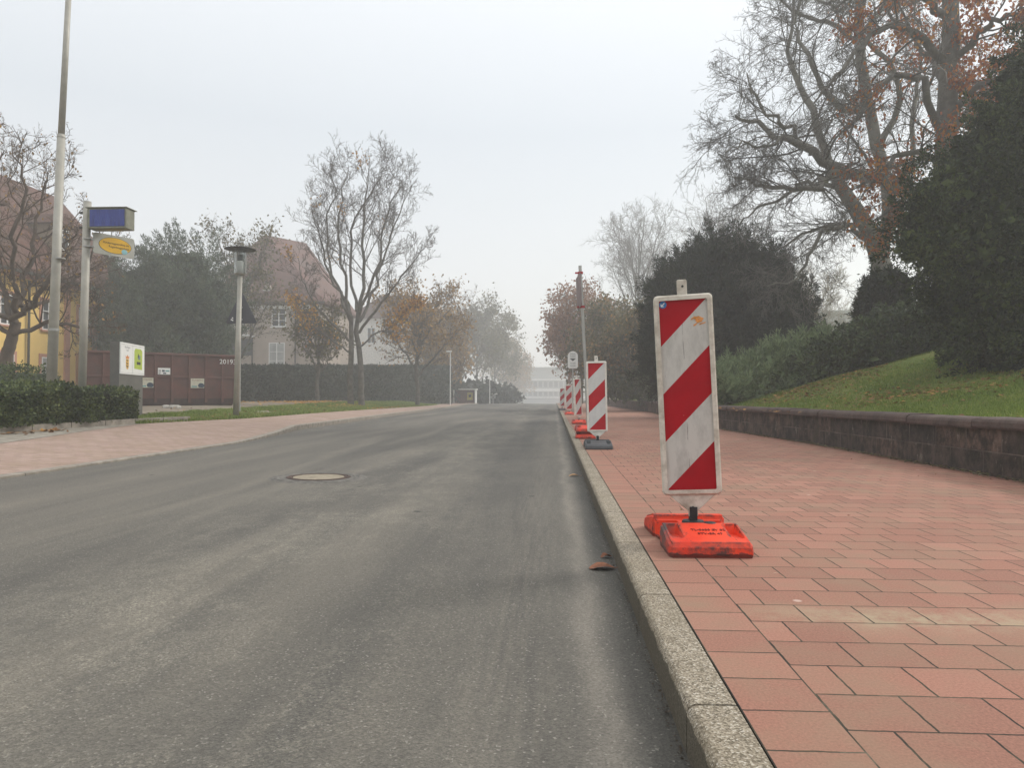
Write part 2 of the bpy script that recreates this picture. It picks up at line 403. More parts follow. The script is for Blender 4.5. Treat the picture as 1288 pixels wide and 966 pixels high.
# ------------------------------------------------------------------ lie of the land
def C(y):
    y = np.asarray(y, float)
    a = np.clip(y-92, 0, 40)
    return -.0004*a*a - .032*np.clip(y-132, 0, 70)
def interp(tab): 
    xs, ys = zip(*tab); return lambda y: np.interp(y, xs, ys)
kL = interp([(-20,-5.4),(6.9,-5.42),(12.4,-5.5),(15.2,-5.92),(17,-6.3),(27.9,-6.85),(51,-7.8),(71,-8.9),(93,-9.3),(400,-9.3)])
bL = interp([(-20,-9.6),(11.6,-9.1),(15.2,-8.8),(18.5,-8.25),(26.3,-8.6),(40,-9.0),(55,-9.6),(71,-10.9),(93,-11.4),(400,-11.4)])
ktop = interp([(12.4,-.02),(17,.075),(400,.075)])
zback = interp([(11,.17),(15,.2),(30,.2),(55,.13),(400,.12)])
yard = interp([(8,.25),(20,.42),(25,.45),(40,.52),(55,.5),(80,.3),(400,.15)])
wX = interp([(-20,4.2),(12,4.2),(17,3.98),(28,4.5),(36,4.9),(61,4.8),(400,4.8)])
slopeR = interp([(-20,.12),(0,.14),(12,.185),(17,.30),(20,.24),(30,.13),(60,.05),(100,.02),(400,.0)])
KI, KO = .325, .452
def zroad(x, y): return -.12 + .08*np.clip((KI-np.asarray(x))/6.0, 0, 1) + C(y)
def zpl(x, y):
    t = np.clip((kL(y)-x)/np.maximum(kL(y)-bL(y), .1), 0, 1); return ktop(y) + t*(zback(y)-ktop(y)) + C(y)
def zleft(x, y):
    d = bL(y)-x; t = np.clip(d/4, 0, 1); t = t*t*(3-2*t); return zback(y)*(1-t) + yard(y)*t + C(y)
def zright(x, y):
    d = np.clip(x-wX(y)-.35, 0, None); d = np.where(d > 7, 7 + (d-7)*.25, d); d = np.minimum(d, 30)
    bumps = .03*np.sin(x*1.7+y*.9)+.02*np.sin(y*2.3-x)
    return .50 + slopeR(y)*d + bumps*np.clip(d, 0, 1) + C(y)
YS = np.concatenate([np.arange(-16, 30, .5), np.arange(30, 140, 2), np.arange(140, 351, 10)])

def sheet(name, xfun, ys, nx, zfun, m, lift=0, kind='structure'):
    xs = np.array([xfun(t, ys) for t in np.linspace(0, 1, nx)]).T            # (ny,nx)
    Y = np.repeat(ys[:,None], nx, 1); Z = zfun(xs, Y) + lift
    v = np.stack([xs, Y, Z], -1).reshape(-1, 3)
    i, j = np.meshgrid(np.arange(len(ys)-1), np.arange(nx-1), indexing='ij')
    a = i*nx+j
    q = np.stack([a, a+1, a+nx+1, a+nx], -1).reshape(-1, 4)
    n = MB().addq(v, q)
    o = obj(name, n, m, smooth=True)
    if kind: tag(o, kind=kind)
    return o
lerp = lambda a, b: (lambda t, ys: a(ys)*(1-t) + b(ys)*t)
const = lambda c: (lambda ys: np.full(len(ys), float(c)))
sheet('road', lerp(kL, const(KI)), YS, 14, zroad, M['road'])
# right pavement, two bands of pavers
sheet('pavement', lerp(const(.667), lambda y: wX(y)+.05), YS, 3, lambda x, y: C(y)+0*x, M['paver'])
sheet('pavement_edge', lerp(const(KO), const(.667)), YS, 2, lambda x, y: C(y)+0*x, M['paver_edge'])
sheet('left_pavement', lerp(bL, lambda y: kL(y)-.13), YS, 8, zpl, M['paver_left'])
gp_y = np.arange(-16, 15.1, .5)
sheet('grey_path', lerp(lambda y: bL(y)-.02, lambda y: np.interp(y, [-16,9,12,15], [-7.2,-7.7,-8.4,-8.85])), gp_y, 4, zpl, M['path_grey'], .005)
sheet('left_ground', lambda t, ys: bL(ys) - 340*t**3, YS, 26, zleft, M['yard'])
sheet('verge', lerp(lambda y: bL(y)-np.interp(y, [14,16,40,90], [1.2,2.0,3.2,3]), bL), YS[(YS > 14.4)], 5, zleft, M['verge'], .006)
sheet('lawn_slope', lambda t, ys: wX(ys)+.28 + 345*t**3, YS, 34, zright, M['lawn'])
g = MB(); g.box(-350, 350, -55, 351, -3.9, -3.7); tag(obj('ground', g, M['earth']), kind='structure')
# back of the ground behind the camera
g = MB(); g.box(-350, 350, -55, -16, -.62, -.45); tag(obj('ground', g, M['earth']), kind='structure')

# kerbs: rounded stones with open joints
def kerb(name, prof, y0, y1, step, base, xfun, mat, gap=.009):
    mb = MB(); y = y0
    while y < y1:
        ya, yb = y+gap/2, min(y+step, y1)-gap/2
        k = len(prof); v = []
        for yy in (ya, yb):
            for dx, dz in prof: v.append((float(xfun(yy))+dx, yy, float(base(yy, dz))))
        mb.add(v, [(i, i+1, k+i+1, k+i) for i in range(k-1)] + [tuple(range(k))[::-1], tuple(range(k, 2*k))])
        y += step
    return tag(obj(name, mb, mat), kind='structure')
arc = [(.025-.025*math.cos(a), -.025+.025*math.sin(a)) for a in np.linspace(0, math.pi/2, 5)]
profR = [(-.004, -.3), (0, -.1)] + arc + [(.122, .001), (.125, -.3)]
kerb('kerb', profR, 1.79-18*.985, 110, .985, lambda y, dz: float(C(y))+dz+.0015, lambda y: KI, M['kerb'])
profL = [(0, -.3)] + [(-x*.6, z) for x, z in arc] + [(-.13, .004), (-.134, -.3)]
kerb('left_kerb', profL, -14, 110, 1.0, lambda y, dz: (float(ktop(y))+float(C(y))+dz*min(1, .35+.65*np.clip((y-12)/4, 0, 1))+.004) if dz > -.2 else -.6+float(C(y)), lambda y: float(kL(y))+.0, M['kerb_left'])

# retaining wall on the right
wall = thing('retaining_wall', 'low dark stained sandstone wall holding back the lawn on the right', 'wall', (4.2, 0, 0))
mb = MB(); ys = np.arange(-14, 96, 1.0)
v = []
for y in ys:
    x = float(wX(y)); c = float(C(y))
    v += [(x, y, -.3+c), (x+.012, y, .5+c), (x+.30, y, .5+c), (x+.30, y, -.3+c)]
mb.add(v, [(i*4+j, i*4+j+1, i*4+4+j+1, i*4+4+j) for i in range(len(ys)-1) for j in range(3)] + [(0,3,2,1)])
obj('wall_face', mb, M['wall_stone'], wall)
mb = MB(); y = -14.0; cr = random.Random(3)
cp = [(-.045,.458),(-.055,.475),(-.055,.52),(-.04,.545),(-.01,.56),(.27,.565),(.30,.545),(.30,.47),(0,.452)]
while y < 94:
    L = cr.uniform(.9, 1.5); k = len(cp); v = []; dz = cr.uniform(-.006,.006); dx = cr.uniform(-.01,.008)
    for yy in (y+.006, y+L-.006):
        v += [(float(wX(yy))+px+dx, yy, pz+dz+float(C(yy))) for px, pz in cp]
    mb.add(v, [(i, (i+1)%k, k+(i+1)%k, k+i) for i in range(k)] + [tuple(range(k))[::-1], tuple(range(k, 2*k))])
    y += L
obj('coping', mb, M['coping'], wall)

# manhole
mh = at(401, 603.5, 7.33); mz = float(zroad(mh.x, 7.33))
t = thing('manhole_cover', 'round iron manhole cover with pale concrete fill in the asphalt', 'manhole cover', (mh.x, 7.33, mz))
M['mh_conc'] = simple('manhole_concrete', (.26,.222,.16), .9, 0, .25, 20, bump=.4)
M['mh_iron'] = simple('rusty_iron', (.085,.055,.045), .7, .5, .4, 15, bump=.5)
M['mh_tar'] = simple('asphalt_collar', (.12,.112,.098), .85, 0, .5, 12, bump=.8)
tilt = Matrix.Translation((mh.x, 7.33, mz)) @ Matrix.Rotation(.0133, 4, 'Y')
obj('concrete_fill', MB().lathe([(.0, .002), (.262, .004), (.262, .010), (.001, .013)], 48, M=tilt, cap=False), M['mh_conc'], t)
obj('iron_ring', MB().lathe([(.268, .0), (.27, .013), (.29, .013), (.293, .006), (.30, .006), (.303, .012), (.322, .012), (.325, .0)], 64, M=tilt, cap=False), M['mh_iron'], t)
obj('asphalt_collar', MB().lathe([(.33, .008), (.36, .003), (.375, .008), (.40, .003), (.42, .008), (.45, .002), (.47, .006), (.50, .001)], 64, M=tilt, cap=False), M['mh_tar'], t)

# ------------------------------------------------------------------ warning beacons
def base_mesh(hscale=1.0):
    nx, ny = 46, 84
    X = np.linspace(-.215, .215, nx); Y = np.linspace(-.41, .41, ny)
    mb = MB(); v = np.zeros((ny, nx, 3))
    for j, y in enumerate(Y):
        t = abs(y)
        hw = 1.0
        if t < .12: hw = 1 - .14*min(1, (.12-t)/.03)
        if t > .37: hw = 1 - .07*((t-.37)/.04)**2
        for i, x in enumerate(X):
            ax = abs(x)
            if t < .11: h = .088
            elif t < .125: h = .088 + (t-.11)/.015*.030
            elif t < .16: h = .118
            else: h = .118 - (t-.16)/.25*.052
            if t < .10 and ax > .085: h = .022 + (.045 if t < .025 else 0)
            if .17 < t < .335 and .125 < ax < .178: h -= .042*(1-(t-.17)/.165)+.006
            if t < .075 and ax < .05: h += .008
            e = min((.215-ax), (.41-t))
            if e < .02: h -= (.02-e)*.9
            v[j, i] = (.95*x*hw*(1-.05*min(1, max(0, h)/.1) if ax > .2 else hw*1.0/hw), y, max(.012, h)*hscale)
    vv = v.reshape(-1, 3); f = [(j*nx+i, j*nx+i+1, (j+1)*nx+i+1, (j+1)*nx+i) for j in range(ny-1) for i in range(nx-1)]
    ring = [i for i in range(nx)] + [j*nx+nx-1 for j in range(1, ny)] + [(ny-1)*nx+i for i in range(nx-2, -1, -1)] + [j*nx for j in range(ny-2, 0, -1)]
    n0 = len(vv); low = vv[ring].copy(); low[:, :2] *= 1.015; mid = low.copy(); mid[:, 2] = np.minimum(.02, low[:,2]); low[:, 2] = 0; low[:, :2] *= .985
    k = len(ring); allv = np.concatenate([vv, mid, low])
    f += [(ring[(a+1) % k], ring[a], n0+a, n0+(a+1) % k) for a in range(k)]
    f += [(n0+(a+1) % k, n0+a, n0+k+a, n0+k+(a+1) % k) for a in range(k)]
    mb.add(allv, f); return mb

def stripe_mat(name, red, white, dirt):
    t = NT(name); o = t.coord(); sp = t.n('ShaderNodeSeparateXYZ'); t.l(o, sp.inputs[0])
    u = t.math('ADD', sp.outputs[0], .130); v = t.math('SUBTRACT', .508, sp.outputs[2])
    k = t.math('DIVIDE', t.math('ADD', u, v), .254)
    fr = t.math('FRACT', t.math('MULTIPLY', k, .5))
    isw = t.math('GREATER_THAN', fr, .5)
    wcol = t.mix(t.ramp(t.noise(t.coord(scale=(1,1,.35)), 12, 8, .7), [(.45, 0.0), (.75, dirt)]), white, tuple(x*.45 for x in white))
    rcol = t.ramp(t.noise(o, 6, 5), [(.3, tuple(x*.85 for x in red)), (.7, tuple(min(1,x*1.12) for x in red))])
    col = t.mix(isw, rcol, wcol)
    if dirt > .3:
        scr = t.ramp(t.noise(t.coord(scale=(9,1,1.1), rot=(0,.5,0)), 13, 6, .75), [(.67, 0.0), (.70, .75)])
        low = t.ramp(sp.outputs[2], [(.0, 1.0), (.35, .15)]) 
        col = t.mix(t.math('MULTIPLY', t.math('MULTIPLY', scr, isw), low), col, (.09,.085,.08))
        # dark drip down the middle
        d = t.math('LESS_THAN', t.math('ABSOLUTE', t.math('ADD', sp.outputs[0], t.math('MULTIPLY_ADD', t.noise(o, 7, 2), .012, .002))), .0022)
        col = t.mix(t.math('MULTIPLY', t.math('MULTIPLY', t.math('MULTIPLY', d, isw), t.ramp(t.noise(o, 9, 4), [(.45, 0.0), (.55, 1.0)])), .6), col, (.14,.13,.12))
        chips = t.n('ShaderNodeTexVoronoi'); chips.inputs['Scale'].default_value = 9; t.l(o, chips.inputs['Vector'])
        col = t.mix(t.ramp(chips.outputs['Distance'], [(.045, .8), (.06, 0.0)]), col, (.6,.45,.42))
    t.col(col); return t.set(.5, 0, .2)
M['stripe_old'] = stripe_mat('worn_red_white_sheeting', (.36,.003,.010), (.54,.53,.49), .7)
M['stripe'] = stripe_mat('red_white_sheeting', (.44,.005,.013), (.62,.62,.60), .3)

def rrect(w, h, r, n=5):
    pts = []
    for cx, cz, a0 in ((w-r, h-r, 0), (-w+r, h-r, 90), (-w+r, -h+r, 180), (w-r, -h+r, 270)):
        for k in range(n+1):
            a = R(a0+90*k/n); pts.append((cx+r*math.cos(a), cz+r*math.sin(a)))
    return pts

def make_base(parent, bm_, hs=1.0, z=0, nm='foot_plate'):
    o = obj(nm, base_mesh(hs), bm_, parent, local=True, smooth=False); o.location.z = z; return o

def beacon(loc, label, bmat, pyaw, lean, base_rot, frame, stripe, worn=False, hs=1.0, ph=.245):
    t = thing('warning_beacon', label, 'traffic beacon', loc, base_rot, 'red and white striped beacons along the kerb')
    b = make_base(t, bmat, hs)
    top = .096*hs
    if worn:
        Mt = wmat(t) @ Matrix.Translation((.02, -.262, .0985)) @ Matrix.Rotation(math.atan(.052/.25), 4, 'X')
        text('lettering', 'TL-0600 EV 82', .028, M['emboss'], b, Mt @ Matrix.Translation((.0, .02, 0)), .0015)
        text('lettering', 'STV-ER 47', .028, M['emboss'], b, Mt @ Matrix.Translation((.0, -.028, 0)), .0015)
        mb = MB(); rr = random.Random(5)
        for x, y, r in ((-.035,-.10,.03),(.055,-.13,.035),(.02,-.075,.045)):
            mb.lathe([(r, 0), (r*.8, .004), (.001, .005)], 14, (x, y, .093 if abs(y) < .11 else .117), cap=False)
        obj('rubber_scuff', mb, M['black'], b, local=True)
    # post foot
    obj('post_foot', MB().box(-.02,.02,-.02,.02,top,top+.085), M['black'], t, local=True, bevel=.003)
    obj('foot_collar', MB().lathe([(.06, top), (.055, top+.012), (.03, top+.014)], 20), M['black'], t, local=True)
    # panel, leaning a little
    z0 = ph; H = .532; W = .153
    Mp = Matrix.Translation((0, 0, top+.06)) @ Matrix.Rotation(-lean, 4, 'Y') @ Matrix.Rotation(pyaw, 4, 'Z') @ Matrix.Translation((0, 0, z0+H-top-.06))
    fr = MB(); out = rrect(W, H, .022); inn = rrect(W-.026, H-.026, .008); mid = rrect(W-.008, H-.008, .018)
    n = len(out)
    for sgn in (-1, 1):
        v = [(x, .018*sgn, z) for x, z in out] + [(x, .026*sgn, z) for x, z in mid] + [(x*.985, .026*sgn, z*.995) for x, z in inn] + [(x, .014*sgn, z) for x, z in inn]
        fr.add(v, [(r_*n+i, r_*n+(i+1)%n, (r_+1)*n+(i+1)%n, (r_+1)*n+i) for r_ in range(3) for i in range(n)])
    fr.add([(x, -.018, z) for x, z in out] + [(x, .018, z) for x, z in out], [(i, (i+1)%n, n+(i+1)%n, n+i) for i in range(n)])
    fo = obj('panel_frame', fr, M[frame], t, local=True); fo.matrix_basis = Mp
    # tapered tongue below and lug on top belong to the frame moulding
    tg = MB().prism([(-.125,-H+.002),(-.025,-H-.085),(-.024,-H-.115),(.024,-H-.115),(.025,-H-.085),(.125,-H+.002)], -.012, .012)
    obj('frame_tongue', tg, M[frame], fo, local=True, bevel=.004)
    lug = MB(); out2 = [(-.026,H-.004),(-.026,H+.082),(.026,H+.082),(.026,H-.004)]
    lug.prism(out2, -.010, .010)
    lo = obj('frame_lug', lug, M[frame], fo, local=True, bevel=.006)
    obj('lug_hole', MB().lathe([(.0065,0),(.0065,.0215)], 12, M=Matrix.Translation((.003,.0107,H+.045)) @ Matrix.Rotation(R(90),4,'X')), M['black'], lo, local=True)
    obj('tongue_bolt', MB().lathe([(.009,0),(.009,.027)], 12, M=Matrix.Translation((0,.0135,-H-.07)) @ Matrix.Rotation(R(90),4,'X')), M['black'], fo, local=True)
    w2, h2 = W-.024, H-.024
    pf = MB().box(-w2, w2, -.012, .012, -h2, h2)
    po = obj('striped_panel', pf, M[stripe], t, local=True); po.matrix_basis = Mp
    if worn:
        st = obj('sticker', MB().lathe([(.0195,0),(.0195,.0012)], 32, M=Matrix.Translation((-w2+.025,-.0122,h2-.024)) @ Matrix.Rotation(R(90),4,'X')), M['blue'], po, local=True)
        ar = MB(); cx, cz = -w2+.025, h2-.024
        for a, b_ in (((.009,.009),(-.008,-.008)), ((-.009,-.009),(-.009,.004)), ((-.009,-.009),(.004,-.009))):
            ax, az = a; bx, bz = b_; d = Vector((bx-ax, bz-az)).normalized()*.0022; nx_, nz_ = -d.y, d.x
            ar.prism([(cx+ax+nx_,cz+az+nz_),(cx+ax-nx_,cz+az-nz_),(cx+bx-nx_,cz+bz-nz_),(cx+bx+nx_,cz+bz+nz_)], -.0150, -.0140)
        obj('arrow_mark', ar, M['white'], st, local=True)
        sp = MB(); rr = random.Random(8)
        for k in range(11):
            x = .075+rr.uniform(-.03,.028); z = h2-.118+rr.uniform(-.022,.016)+(.03 if k == 4 else 0); w = rr.uniform(.008,.024); hh = rr.uniform(.003,.007); a = rr.uniform(-.7,.7)
            c_, s_ = math.cos(a), math.sin(a); pts = [(x+c_*px-s_*pz, z+s_*px+c_*pz) for px, pz in ((-w,-hh),(w*.7,-hh*.8),(w,hh*.6),(-w*.6,hh))]
            sp.prism(pts, -.0132-.0002*k, -.0130-.0002*k+.0001)
        obj('tape_residue', sp, M['residue'], po, local=True)
    return t

beacon((.735, 3.83, 0), 'nearest and largest striped beacon, dirty white frame with blue sticker, on a worn orange foot', M['orange_plastic'], R(-8), R(2.6), R(1.5), 'frame_white', 'stripe_old', True)
b2 = at(753, 564, 10.75)
beacon((.655, 10.8, 0), 'second beacon from the camera, clean white frame on a dark grey foot', M['grey_plastic'], R(0), R(1.0), R(0), 'frame_clean', 'stripe', ph=.245)
beacon((.71, 20.6, 0), 'third beacon, turned half sideways and leaning, on a low orange foot', M['orange_plastic'], R(48), R(3.0), R(0), 'frame_clean', 'stripe')
beacon((.66, 31.5, 0), 'fourth beacon, half hidden behind the leaning turned one, with a red foot', M['orange_plastic'], R(15), R(1), R(0), 'frame_clean', 'stripe')
beacon((.48, 42.5, 0), 'farthest small beacon at the end of the row, faded by fog', M['grey_plastic'], R(-10), R(-1), R(0), 'frame_clean', 'stripe')

# temporary sign pole in two stacked orange foot plates
for k, (lab, m) in enumerate((('dull red-orange foot plate lying on the pavement under another one', 'orange_plastic'), ('bright orange foot plate stacked on top of another behind the second beacon', 'orange_plastic'))):
    t = thing('foot_plate', lab, 'beacon base', (.60+.0*k, 13.45+.05*k, .119*k), R(3*k-2), 'stacked foot plates of the sign pole')
    make_base(t, M[m], 1.0, nm='plate_block')
t = thing('sign_pole', 'tall thin pole with red clamps and an edge-on sign, standing in stacked orange plates', 'sign pole', (.65, 13.5, .2))
p0, p1 = Vector((.65, 13.5, .2)), at(729.5, 334, 13.4)
obj('pole', MB().tube(p0, p1, .030, n=14), M['steel'], t)
pa = lambda f: p0 + (p1-p0)*f
dz = (p1-p0).normalized(); 
mb = MB(); c = pa(.84)
Ms = Matrix.Translation(c) @ (p1-p0).to_track_quat('Z','X').to_matrix().to_4x4()
Ms = Matrix.Translation(c + Vector((-.035,0,0))) @ Matrix.Rotation(-R(2.4),4,'Y') @ Matrix.Rotation(R(4),4,'Z')
obj('sign_plate', MB().box(-.022,-.004,-.36,.36,-.30,.30,M=Ms), simple('sign_edge', (.22,.17,.17), .5), t, bevel=.004)
obj('sign_plate_rail', MB().box(-.003,.012,-.34,.34,-.24,.24,M=Ms), M['steel'], t)
for f in (.955, .745):
    cc = pa(f); mb = MB().tube(cc-dz*.022, cc+dz*.022, .048, n=14)
    mb.box(-.10,.05,-.018,.018,-.014,.014, M=Matrix.Translation(cc))
    obj('clamp', mb, M['red_plastic'], t)

# oval topped notice on a post further on
q = at(720.5, 463, 38)
t = thing('stop_sign_board', 'small white round-topped board with a dark arrow, on a post beyond the beacons', 'sign', (q.x, 38, 0))
obj('post', MB().tube((q.x, 38.03, 0), (q.x, 38.03, q.z+.4), .03), M['steel'], t)
w, h = .27, .46; cz = at(720.5, 452.5, 38).z
out = [(-w,-h*.8),(-w*.8,-h),(w*.8,-h),(w,-h*.8)] + [(w*math.cos(a), h-.27+.27*math.sin(a)) for a in np.linspace(0, math.pi, 14)]
bd = obj('board', MB().prism(out, -.02, .0, M=Matrix.Translation((q.x, 38, cz))), M['white'], t)
Mx = Matrix.Translation((q.x, 37.972, cz))
obj('arrow', MB().prism([(-.17,.06),(0,-.07),(.17,.06)], -.002, .006, M=Mx), M['print'], bd)
for z in (.33, .27, .19, .12, -.16, -.25, -.34): obj('text_line', MB().box(-.15,.15,-.002,.006,z-.012,z+.012, M=Mx), simple('faint_print', (.25,.26,.27)) if z == .33 else bpy.data.materials['faint_print'], bd)
for z in (.2, -.2): obj('bracket', MB().box(-.34,-.2,-.0,.03,z-.02,z+.02, M=Matrix.Translation((q.x, 38, cz))), M['steel'], bd)

# ------------------------------------------------------------------ left side furniture
# tall mast
b = at(65, 482, 15.5); tp = at(88, -40, 15.5)
t = thing('tall_mast', 'very tall tapering pale mast behind the near hedge, running out of the picture', 'mast', (b.x, 15.5, zleft(b.x, 15.5)))
lo = Vector((b.x-.03, 15.5, .1)); mid = at(77, 170, 15.5)
obj('lower_tube', MB().tube(lo, mid, .112, .085, 24), M['lamp_paint'], t, smooth=True)
obj('upper_tube', MB().tube(mid, tp, .070, .058, 24), M['lamp_paint'], t, smooth=True)
obj('joint_ring', MB().tube(mid-Vector((0,0,.05)), mid+Vector((0,0,.02)), .092, .076, 24), M['lamp_paint'], t)
ctr = lo+(mid-lo)*.33
obj('clamp_band', MB().tube(ctr-Vector((0,0,.03)), ctr+Vector((0,0,.03)), .112, n=24), M['steel'], t)
ctr = at(76, 325, 15.5)
obj('clamp_band', MB().tube(ctr-Vector((0,0,.012)), ctr+Vector((0,0,.012)), .104, n=24), M['steel'], t)

# sign post with blue box and the yellow oval plate
YP = 14.6
b = at(103.5, 480, YP); tp = at(110, 254, YP)
t = thing('sign_post', 'round grey post behind the hedge carrying a blue box sign and a yellow oval sign', 'sign post', (b.x, YP, zleft(b.x, YP)))
d = (tp-b).normalized(); lo = b - d*1.0; base_r = .078
obj('post', MB().tube(lo, tp, base_r, base_r, 24), M['lamp_paint'], t, smooth=True)
obj('post_cap', MB().tube(tp, tp+Vector((0,0,.02)), base_r+.004, base_r-.01, 24), M['steel'], t)
a0, a1 = at(115.5, 264, YP), at(164, 288.5, YP)
bx0, bx1, bz0, bz1 = a0.x, a1.x, a1.z, a0.z
dy = .30
box = obj('sign_box', MB().box(bx0, bx1, YP-dy/2, YP+dy/2, bz0, bz1), M['greenish_metal'], t, bevel=.008)
obj('box_roof', MB().prism([(bx0-.02,bz1),(bx1+.03,bz1),(bx1+.03,bz1+.012),(bx0-.02,bz1+.018)], YP-dy/2-.04, YP+dy/2+.05), M['greenish_metal'], box)
blue = NT('blue_backlit_face'); n = blue.noise(blue.coord(scale=(9,1,1)), 2.2, 4)
blue.col(blue.ramp(n, [(.35,(.012,.022,.16)), (.6,(.02,.04,.26)), (.72,(.05,.08,.30))])); M['blueface'] = blue.set(.25, 0, .5)
bf = obj('blue_face', MB().box(bx0+.06, bx1-.035, YP-dy/2-.012, YP-dy/2+.002, bz0+.04, bz1-.03), M['blueface'], box, bevel=.01)
for k in range(9):
    x = bx0+.17+k*.055; h_ = (.10,.05,.12,.12,.05,.10,.06,.11,.05)[k]
    obj('faded_stroke', MB().box(x, x+.014, YP-dy/2-.0145, YP-dy/2-.0125, bz0+.13, bz0+.13+h_), simple('faded_stroke', (.035,.06,.26)) if k == 0 else bpy.data.materials['faded_stroke'], bf)
for z in (bz1-.06, bz0+.05):
    obj('bracket', MB().box(at(104,0,YP).x, bx0+.01, YP-.03, YP+.03, z-.02, z+.02), M['dark_metal'], t)
# lower plate, turned away to the right
c0 = at(117, 306, YP); c1 = at(168.5, 313, YP+.75)
ux = (Vector((c1.x, c1.y, 0))-Vector((c0.x, c0.y, 0))); W = ux.length/2; ux.normalize()
cen = (c0+c1)/2; cen.z = (at(117,305,YP).z+at(168,313,YP+.75).z)/2
ang = math.atan2(ux.y, ux.x)
Mp = Matrix.Translation(cen) @ Matrix.Rotation(ang, 4, 'Z')
H = .225
pl = obj('oval_sign_plate', MB().prism(rrect(W, H, .05), -.015, .015, M=Mp), simple('plate_grey_white', (.42,.42,.38), .5, 0, .15, 5, dirt=(.22,.25,.18), dirt_amt=.6), t)
el = lambda a, b_: [(a*math.cos(x), b_*math.sin(x)) for x in np.linspace(0, 2*math.pi, 49)[:-1]]
obj('oval_rim', MB().prism([(x+.02, z) for x, z in el(W*.80, H*.78)], -.018, -.0155, M=Mp), simple('dark_rim', (.04,.09,.05)), pl)
yo = obj('yellow_oval', MB().prism([(x+.02, z) for x, z in el(W*.78, H*.75)], -.021, -.0185, M=Mp), simple('yellow_print', (.72,.42,.01), .4, 0, .12, 3), pl)
obj('oval_text', MB(), M['print'], yo) if False else None
Mt = Mp @ Matrix.Translation((.04, -.0225, .045)) @ Matrix.Rotation(R(90), 4, 'X')
text('sign_text', 'Kindertagesstätte im', .066, M['print'], yo, Mt, .0008)
text('sign_text', 'Regenbogenhaus', .066, M['print'], yo, Mt @ Matrix.Translation((.06, -.075, 0)), .0008)
obj('oval_emblem', MB().prism([(.02+W*.45+x, -H*.47+z) for x, z in el(.065,.055)], -.0235, -.0215, M=Mp), simple('pale_blue_print', (.25,.5,.55)), yo)
for z in (cen.z+.07, cen.z-.09):
    obj('clamp_band', MB().tube((b.x+.085, YP, z-.012), (b.x+.085, YP, z+.012), .092, n=24), M['steel'], t)
    obj('bracket', MB().box(b.x+.14, c0.x+.03, YP-.02, YP+.02, z-.012, z+.012), M['steel'], t)
obj('hanger', MB().tube(at(140.5, 289, YP+.2), at(140.5, 297, YP+.3), .006), M['steel'], t)

# info pylon
p0 = at(150, 440, 15.7); p1 = at(180, 440, 17.1)
ux = Vector((p1.x-p0.x, p1.y-p0.y, 0)); W = ux.length; ux.normalize()
zt = at(150, 429.5, 15.7).z; zb_ = at(150, 470, 15.7).z; zg = float(zleft(p0.x, 16))-.02
t = thing('information_pylon', 'grey slab pylon with a white town map board at the end of the near hedge', 'information board', (p0.x, p0.y, zg))
Mp = Matrix.Translation((p0.x, p0.y, 0)) @ Matrix.Rotation(math.atan2(ux.y, ux.x), 4, 'Z')
obj('slab', MB().box(0, W, .0, .22, zg-.05, zt), simple('pylon_paint', (.12,.115,.10), .6, 0, .15, 4), t, bevel=.01)
M['board_white'] = simple('board_white', (.80,.80,.77), .4, 0, .03)
bd = obj('board', MB().box(.015, W-.0, -.025, -.001, zb_, zt-.003, M=Mp), M['board_white'], t) if False else None
obj_slab = t.children[0]
bpy.data.objects.remove(obj_slab)
slab = obj('slab', MB().box(0, W, .0, .20, zg-.05, zt, M=Mp), bpy.data.materials['pylon_paint'], t, bevel=.008)
bd = obj('board', MB().box(.015, W+.02, -.025, -.001, zb_, zt-.003, M=Mp), M['board_white'], t)
X1, X2 = .015+W*.27, W*.74
face = -.0265
def flat(pts, m, name, par=bd, lift=0): return obj(name, MB().prism(pts, face-lift-.001, face-lift+.001, M=Mp), m, par)
hgt = zt-zb_; zc = zb_
M['green_print'] = simple('green_map_print', (.42,.52,.06), .5, 0, .15, 30); M['gold'] = simple('gold_print', (.70,.42,.08), .5); M['grey_print'] = simple('grey_print', (.45,.45,.45)); M['orange_print'] = simple('orange_print', (.70,.25,.05))
flat([(W*.5-.003, zc+.02), (W*.5+.003, zc+.02), (W*.5+.003, zt-.03), (W*.5-.003, zt-.03)], M['grey_print'], 'panel_seam')
for z in (zt-.045, zb_+.035): flat([(.03, z-.003), (W, z-.003), (W, z+.003), (.03, z+.003)], M['grey_print'], 'rule')
mp_ = flat([(X2-W*.17, zc+.15), (X2+W*.17, zc+.13), (X2+W*.17, zc+hgt*.80), (X2+W*.1, zc+hgt*.86), (X2-W*.13, zc+hgt*.86), (X2-W*.17, zc+hgt*.78)], M['green_print'], 'map_print')
flat([(X2-.10, zc+.25), (X2+.13, zc+.25), (X2+.13, zc+.32), (X2-.10, zc+.32)], M['print'], 'map_caption', mp_, .003)
flat([(X2-.02, zc+.38), (X2+.10, zc+.37), (X2+.12, zc+.46), (X2+.03, zc+.49), (X2-.05, zc+.46)], simple('slate_print', (.16,.22,.26)), 'map_building', mp_, .003)
flat([(X2-.04, zc+.42), (X2+.02, zc+.43), (X2+.0, zc+.52), (X2-.03, zc+.50)], M['print'], 'map_figure', mp_, .006)
sh = [(X1-.085, zc+.36), (X1+.085, zc+.36), (X1+.085, zc+.20), (X1+.05, zc+.135), (X1, zc+.11), (X1-.05, zc+.135), (X1-.085, zc+.20)]
cr_ = flat(sh, M['gold'], 'crest')
for z in (.31, .24, .17): flat([(X1-.06, zc+z+.02), (X1-.02, zc+z-.005), (X1+.06, zc+z+.01), (X1+.03, zc+z+.03), (X1, zc+z+.015), (X1-.04, zc+z+.035)], M['print'], 'crest_antler', cr_, .003)
